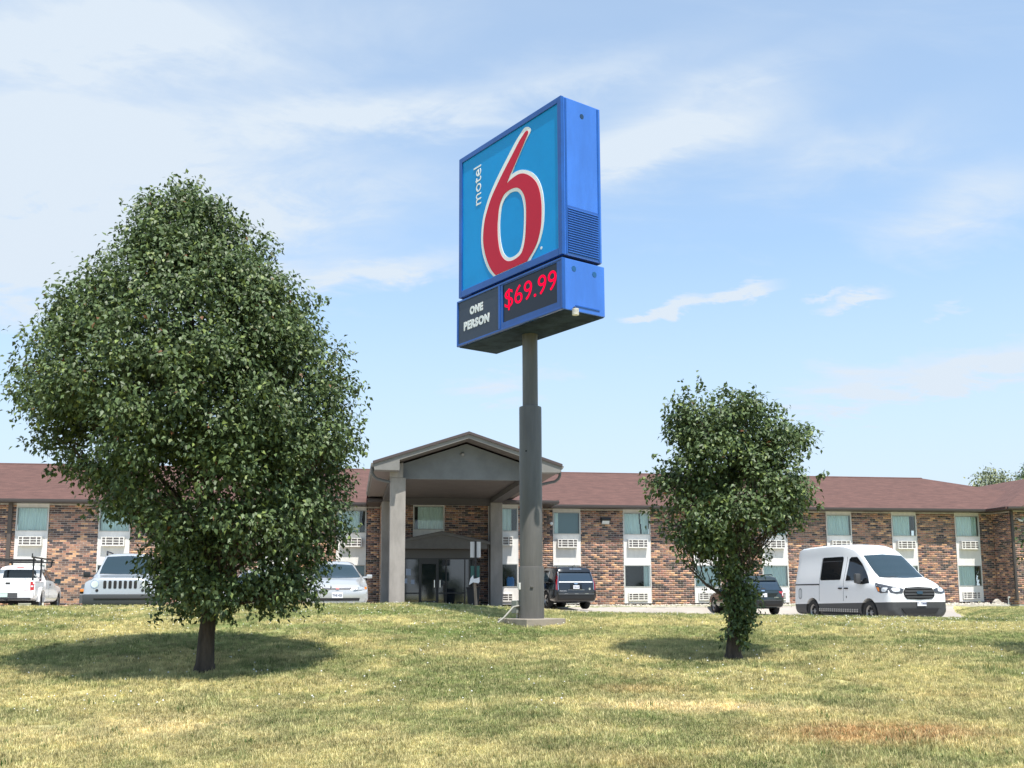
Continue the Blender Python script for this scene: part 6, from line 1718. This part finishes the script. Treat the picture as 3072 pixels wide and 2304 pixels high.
# --- silver saloon facing us, right of the big tree
def saloon(label, x, y, yaw, z, paint, clad=None):
    c = Car('parked_car', label, x, y, yaw, z=z)
    c.body([(.03, ring(.26, .50, .66, .40, .70, .50, .55, .60, .01)),
            (.0, ring(.20, .62, .78, .40, .80, .55, .58, .66, .01)),
            (-.12, ring(.18, .70, .84, .42, .83, .60, .60, .735, .01)),
            (-.5, ring(.18, .74, .855, .52, .84, .72, .60, .84)),
            (-1.0, ring(.18, .76, .86, .56, .84, .80, .66, .93)),
            (-1.25, ring(.18, .76, .86, .56, .84, .86, .64, 1.03)),
            (-1.75, ring(.18, .76, .86, .56, .84, .90, .54, 1.33)),
            (-2.1, ring(.18, .76, .86, .56, .84, .91, .52, 1.42)),
            (-2.7, ring(.18, .76, .86, .56, .84, .92, .52, 1.44)),
            (-3.3, ring(.18, .76, .86, .56, .84, .92, .52, 1.36)),
            (-3.8, ring(.18, .76, .86, .56, .83, .92, .58, 1.04)),
            (-4.2, ring(.2, .72, .84, .56, .80, .88, .60, .99)),
            (-4.42, ring(.26, .6, .76, .56, .72, .8, .5, .86))],
           paint, [(-.85, .76), (-.85, -.76), (-3.45, .76), (-3.45, -.76)], .30, arch=1.15)
    for yy in (.75, -.75): c.wheel(-.85, yy, .30, .19); c.wheel(-3.45, yy, .30, .19)
    c.patch('F', [(-.68, .965), (0, .945), (.68, .965), (.60, 1.12), (.46, 1.34), (0, 1.37), (-.46, 1.34), (-.60, 1.12)], M_carglass, 'windscreen', off=.018)
    c.patch('F', [(-.62, .97), (.15, .955), (.15, .97), (-.2, .995), (-.62, .985)], M_plasticb, 'wiper', off=.02)
    g_ = c.patch('F', [(-.36, .615), (.36, .615), (.40, .665), (-.40, .665)], mat('grille_dark_red', (.035, .02, .02), .4), 'grille', off=.012, step=.05)
    c.patch('F', [(-.35, .638), (.35, .638), (.35, .644), (-.35, .644)], M_chrome, 'grille_bar', off=.02, parent=g_)
    c.patch('F', rrect(0, .642, .09, .05, .015), mat('badge_red', (.4, .08, .08), .3, coat=.8), 'badge', off=.024, parent=g_)
    for sg in (1, -1):
        h_ = c.patch('F', [(sg * .44, .60), (sg * .80, .61), (sg * .83, .70), (sg * .62, .735), (sg * .52, .68)], mat('clear_lamp', (.34, .36, .38), .08, coat=1., var=.5, vscale=22), 'headlight', off=0.022, step=.03)
        c.patch('F', [(sg * .74, .62), (sg * .815, .625), (sg * .82, .69), (sg * .76, .70)], M_amber, 'indicator', off=0.030, step=.03, parent=h_)
        sd = 'L' if sg > 0 else 'R'
        c.patch(sd, [(-1.55, .97), (-2.4, .97), (-2.4, 1.30), (-2.0, 1.29)], M_tint, 'side_window'); c.patch(sd, [(-2.47, .97), (-3.4, .98), (-3.2, 1.25), (-2.47, 1.30)], M_tint, 'side_window')
        c.mirror(-1.42, sg * .86, 1.0, paint, .17, .11, .11)
    c.patch('F', [(-.60, .30), (.60, .30), (.62, .38), (-.62, .38)], M_black, 'lower_intake', off=.010)
    c.patch('F', [(-.78, .225), (.78, .225), (.79, .275), (-.79, .275)], paint, 'chin_spoiler', off=.05)
    c.plate('F', 0, .455, .045, txt='THE 423')
    return c
saloon('silver saloon car facing us with number plate, between the big tree and the canopy', -4.86, 27.9, R(-79), E - .51, M_silver)
saloon('grey saloon car glimpsed under the branches of the big tree, mostly hidden', -8.05, 30.6, R(-84), E - .68, mat('grey_paint', (.36, .36, .37), .3, metal=.3, coat=.8))

# --- white pickup with ladder rack, far left
c = Car('pickup_truck', 'white pickup truck with black ladder rack, rear view at the left edge', -19.20, 38.2, R(104), z=E - .70)
w = .96
c.body([(0.0, ring(.56, .80, .90, .66, .91, .94, .88, 1.235, .0)),
        (.04, ring(.50, .82, .955, .66, .955, .98, .91, 1.25, .0)),
        (.7, ring(.45, .84, .97, .74, .96, 1.0, .91, 1.26, .0)),
        (1.86, ring(.42, .84, .965, .74, .955, 1.0, .91, 1.26, .0)),
        (1.90, ring(.40, .84, .96, .74, .955, 1.2, .74, 1.72)),
        (2.05, ring(.38, .84, .96, .74, .955, 1.2, .70, 1.82)),
        (2.7, ring(.38, .84, .96, .74, .955, 1.2, .70, 1.86)),
        (3.3, ring(.38, .84, .96, .74, .955, 1.18, .68, 1.80)),
        (3.85, ring(.38, .84, .96, .74, .95, 1.14, .74, 1.36)),
        (4.1, ring(.38, .84, .965, .74, .95, 1.02, .74, 1.18)),
        (5.1, ring(.40, .82, .96, .70, .93, .98, .72, 1.12)),
        (5.55, ring(.42, .74, .90, .66, .86, .92, .66, 1.04)),
        (5.66, ring(.48, .6, .76, .66, .74, .84, .5, .94))],
       M_wpaint, [(1.15, .84), (1.15, -.84), (4.75, .84), (4.75, -.84)], .385, arch=1.18, boxes=((.07, 1.82, -.76, .76, .82, 2.2),), soft=.6)
for yy in (.82, -.82): c.wheel(1.15, yy, .385, .25, M_steelw); c.wheel(4.75, yy, .385, .25, M_steelw)
c.patch('B', rrect(0, 1.12, .16, .07, .01), M_plasticb, 'handle', off=.01)
c.patch('B', [(-.84, .83), (.84, .83), (.84, .842), (-.84, .842)], mat('seam_grey', (.3, .3, .3), .5), 'tailgate_seam', off=.004)
c.patch('B', [(-.74, .86), (-.56, .86), (-.56, .885), (-.74, .885)], mat('badge_pink', (.45, .22, .24), .4), 'badge', off=.006, step=.04)
for sg in (1, -1):
    c.patch('B', [(sg * .79, .86), (sg * .925, .86), (sg * .925, 1.20), (sg * .87, 1.23), (sg * .79, 1.23)], M_redlens, 'tail_light', off=.012, step=.05)
    c.patch('B', [(sg * .81, .98), (sg * .90, .98), (sg * .90, 1.04), (sg * .81, 1.04)], M_lamp, 'reversing_lens', off=.018, step=.05)
    sd = 'L' if sg > 0 else 'R'
    c.patch(sd, [(2.06, 1.26), (2.50, 1.26), (2.50, 1.70), (2.14, 1.70)], M_tint, 'side_window'); c.patch(sd, [(2.58, 1.26), (3.70, 1.24), (3.28, 1.68), (2.58, 1.72)], M_tint, 'side_window')
    c.patch(sd, rrect(2.72, 1.09, .12, .07, .02), M_plasticb, 'handle', off=.02)
    c.patch(sd, [(2.54, .55), (2.55, .55), (2.55, 1.2), (2.54, 1.2)], M_plastic, 'door_seam', off=.003)
    fl = MB(); a, b = sorted((sg * .90, sg * 1.03)); fl.prism([(.62, .42), (.62, .62), (.74, .86), (.95, .98), (1.35, .98), (1.56, .86), (1.68, .62), (1.68, .42), (1.62, .42), (1.60, .6), (1.48, .78), (1.3, .87), (1.0, .87), (.82, .78), (.70, .6), (.68, .42)], a, b, 'y'); fl.build('wheel_arch', M_wpaint, c.T)
    c.mirror(3.62, sg * .98, 1.24, M_plasticb, .22, .2, .12)
c.patch('B', [(-.62, 1.36), (.62, 1.36), (.58, 1.62), (.50, 1.68), (-.50, 1.68), (-.58, 1.62)], M_tint, 'rear_window')
c.patch('B', [(-.14, 1.765), (.14, 1.765), (.12, 1.795), (-.12, 1.795)], M_redlens, 'high_brake_light', off=.02)
bp_ = MB(); bp_.bevbox(-.20, .0, -.95, .95, .56, .80, .03); bp_.build('bumper', M_wpaint, c.T, smooth=True)
MB().box(-.215, -.19, -.40, .40, .58, .76).build('bumper_step', M_plastic, c.T)
MB().box(-.24, -.10, -.85, .85, .50, .56).build('bumper_foot', M_plasticb, c.T)
MB().bevbox(-.235, -.222, -.06, .245, .60, .745, .004).build('number_plate', mat('plate_green', (.50, .62, .56), .4), c.T)
MB().cyl((-.35, -.02, .50), (-.1, -.02, .50), .03).build('tow_hitch', M_plasticb, c.T)
# rack: posts at four corners, long rails, cross bars
def bar(p0, p1, r=.03): return MB().bevbox(-r, r, -r, r, 0, (Vector(p1) - Vector(p0)).length, .006, M=Matrix.Translation(p0) @ (Vector(p1) - Vector(p0)).to_track_quat('Z', 'Y').to_matrix().to_4x4())
R_ = thing('ladder_rack', 'black steel ladder rack standing in the bed of the white pickup', 'rack', c.T.location, c.T.rotation_euler[2])
for xx in (.30, 1.7):
    for yy in (-.80, .80): bar((xx, yy, 1.24), (xx, yy, 2.12)).build('rack_post', M_plasticb, R_)
for yy in (-.80, .80):
    bar((.0, yy, 2.12), (4.1, yy, 2.12)).build('rack_rail', M_plasticb, R_)
    bar((3.9, yy * .98, 2.12), (3.9, yy * .93, 1.84)).build('rack_post', M_plasticb, R_)
    bar((.0, yy, 2.12), (.0, yy, 2.26), .02).build('rack_stop', M_plasticb, R_)
for xx in (.30, 1.7, 3.9): bar((xx, -.88, 2.02), (xx, .88, 2.02)).build('cross_bar', M_plasticb, R_)
bar((.30, -.80, 1.48), (1.7, -.80, 1.30), .02).build('brace', M_signback, R_)
p_ = thing('folded_sheet', 'crumpled white sheet heaped in the bed of the white pickup', 'sheet', c.T.location, c.T.rotation_euler[2])
MB().bevbox(.12, .5, -.55, -.25, 1.15, 1.31, .04).build('sheet_fold', M_wpaint, p_); MB().bevbox(.2, .6, -.35, .0, 1.14, 1.28, .04).build('sheet_fold', M_wpaint, p_)
MB().bevbox(.09, 1.7, -.7, .7, .83, 1.14, .03).build('sheet_heap', M_plastic, p_)
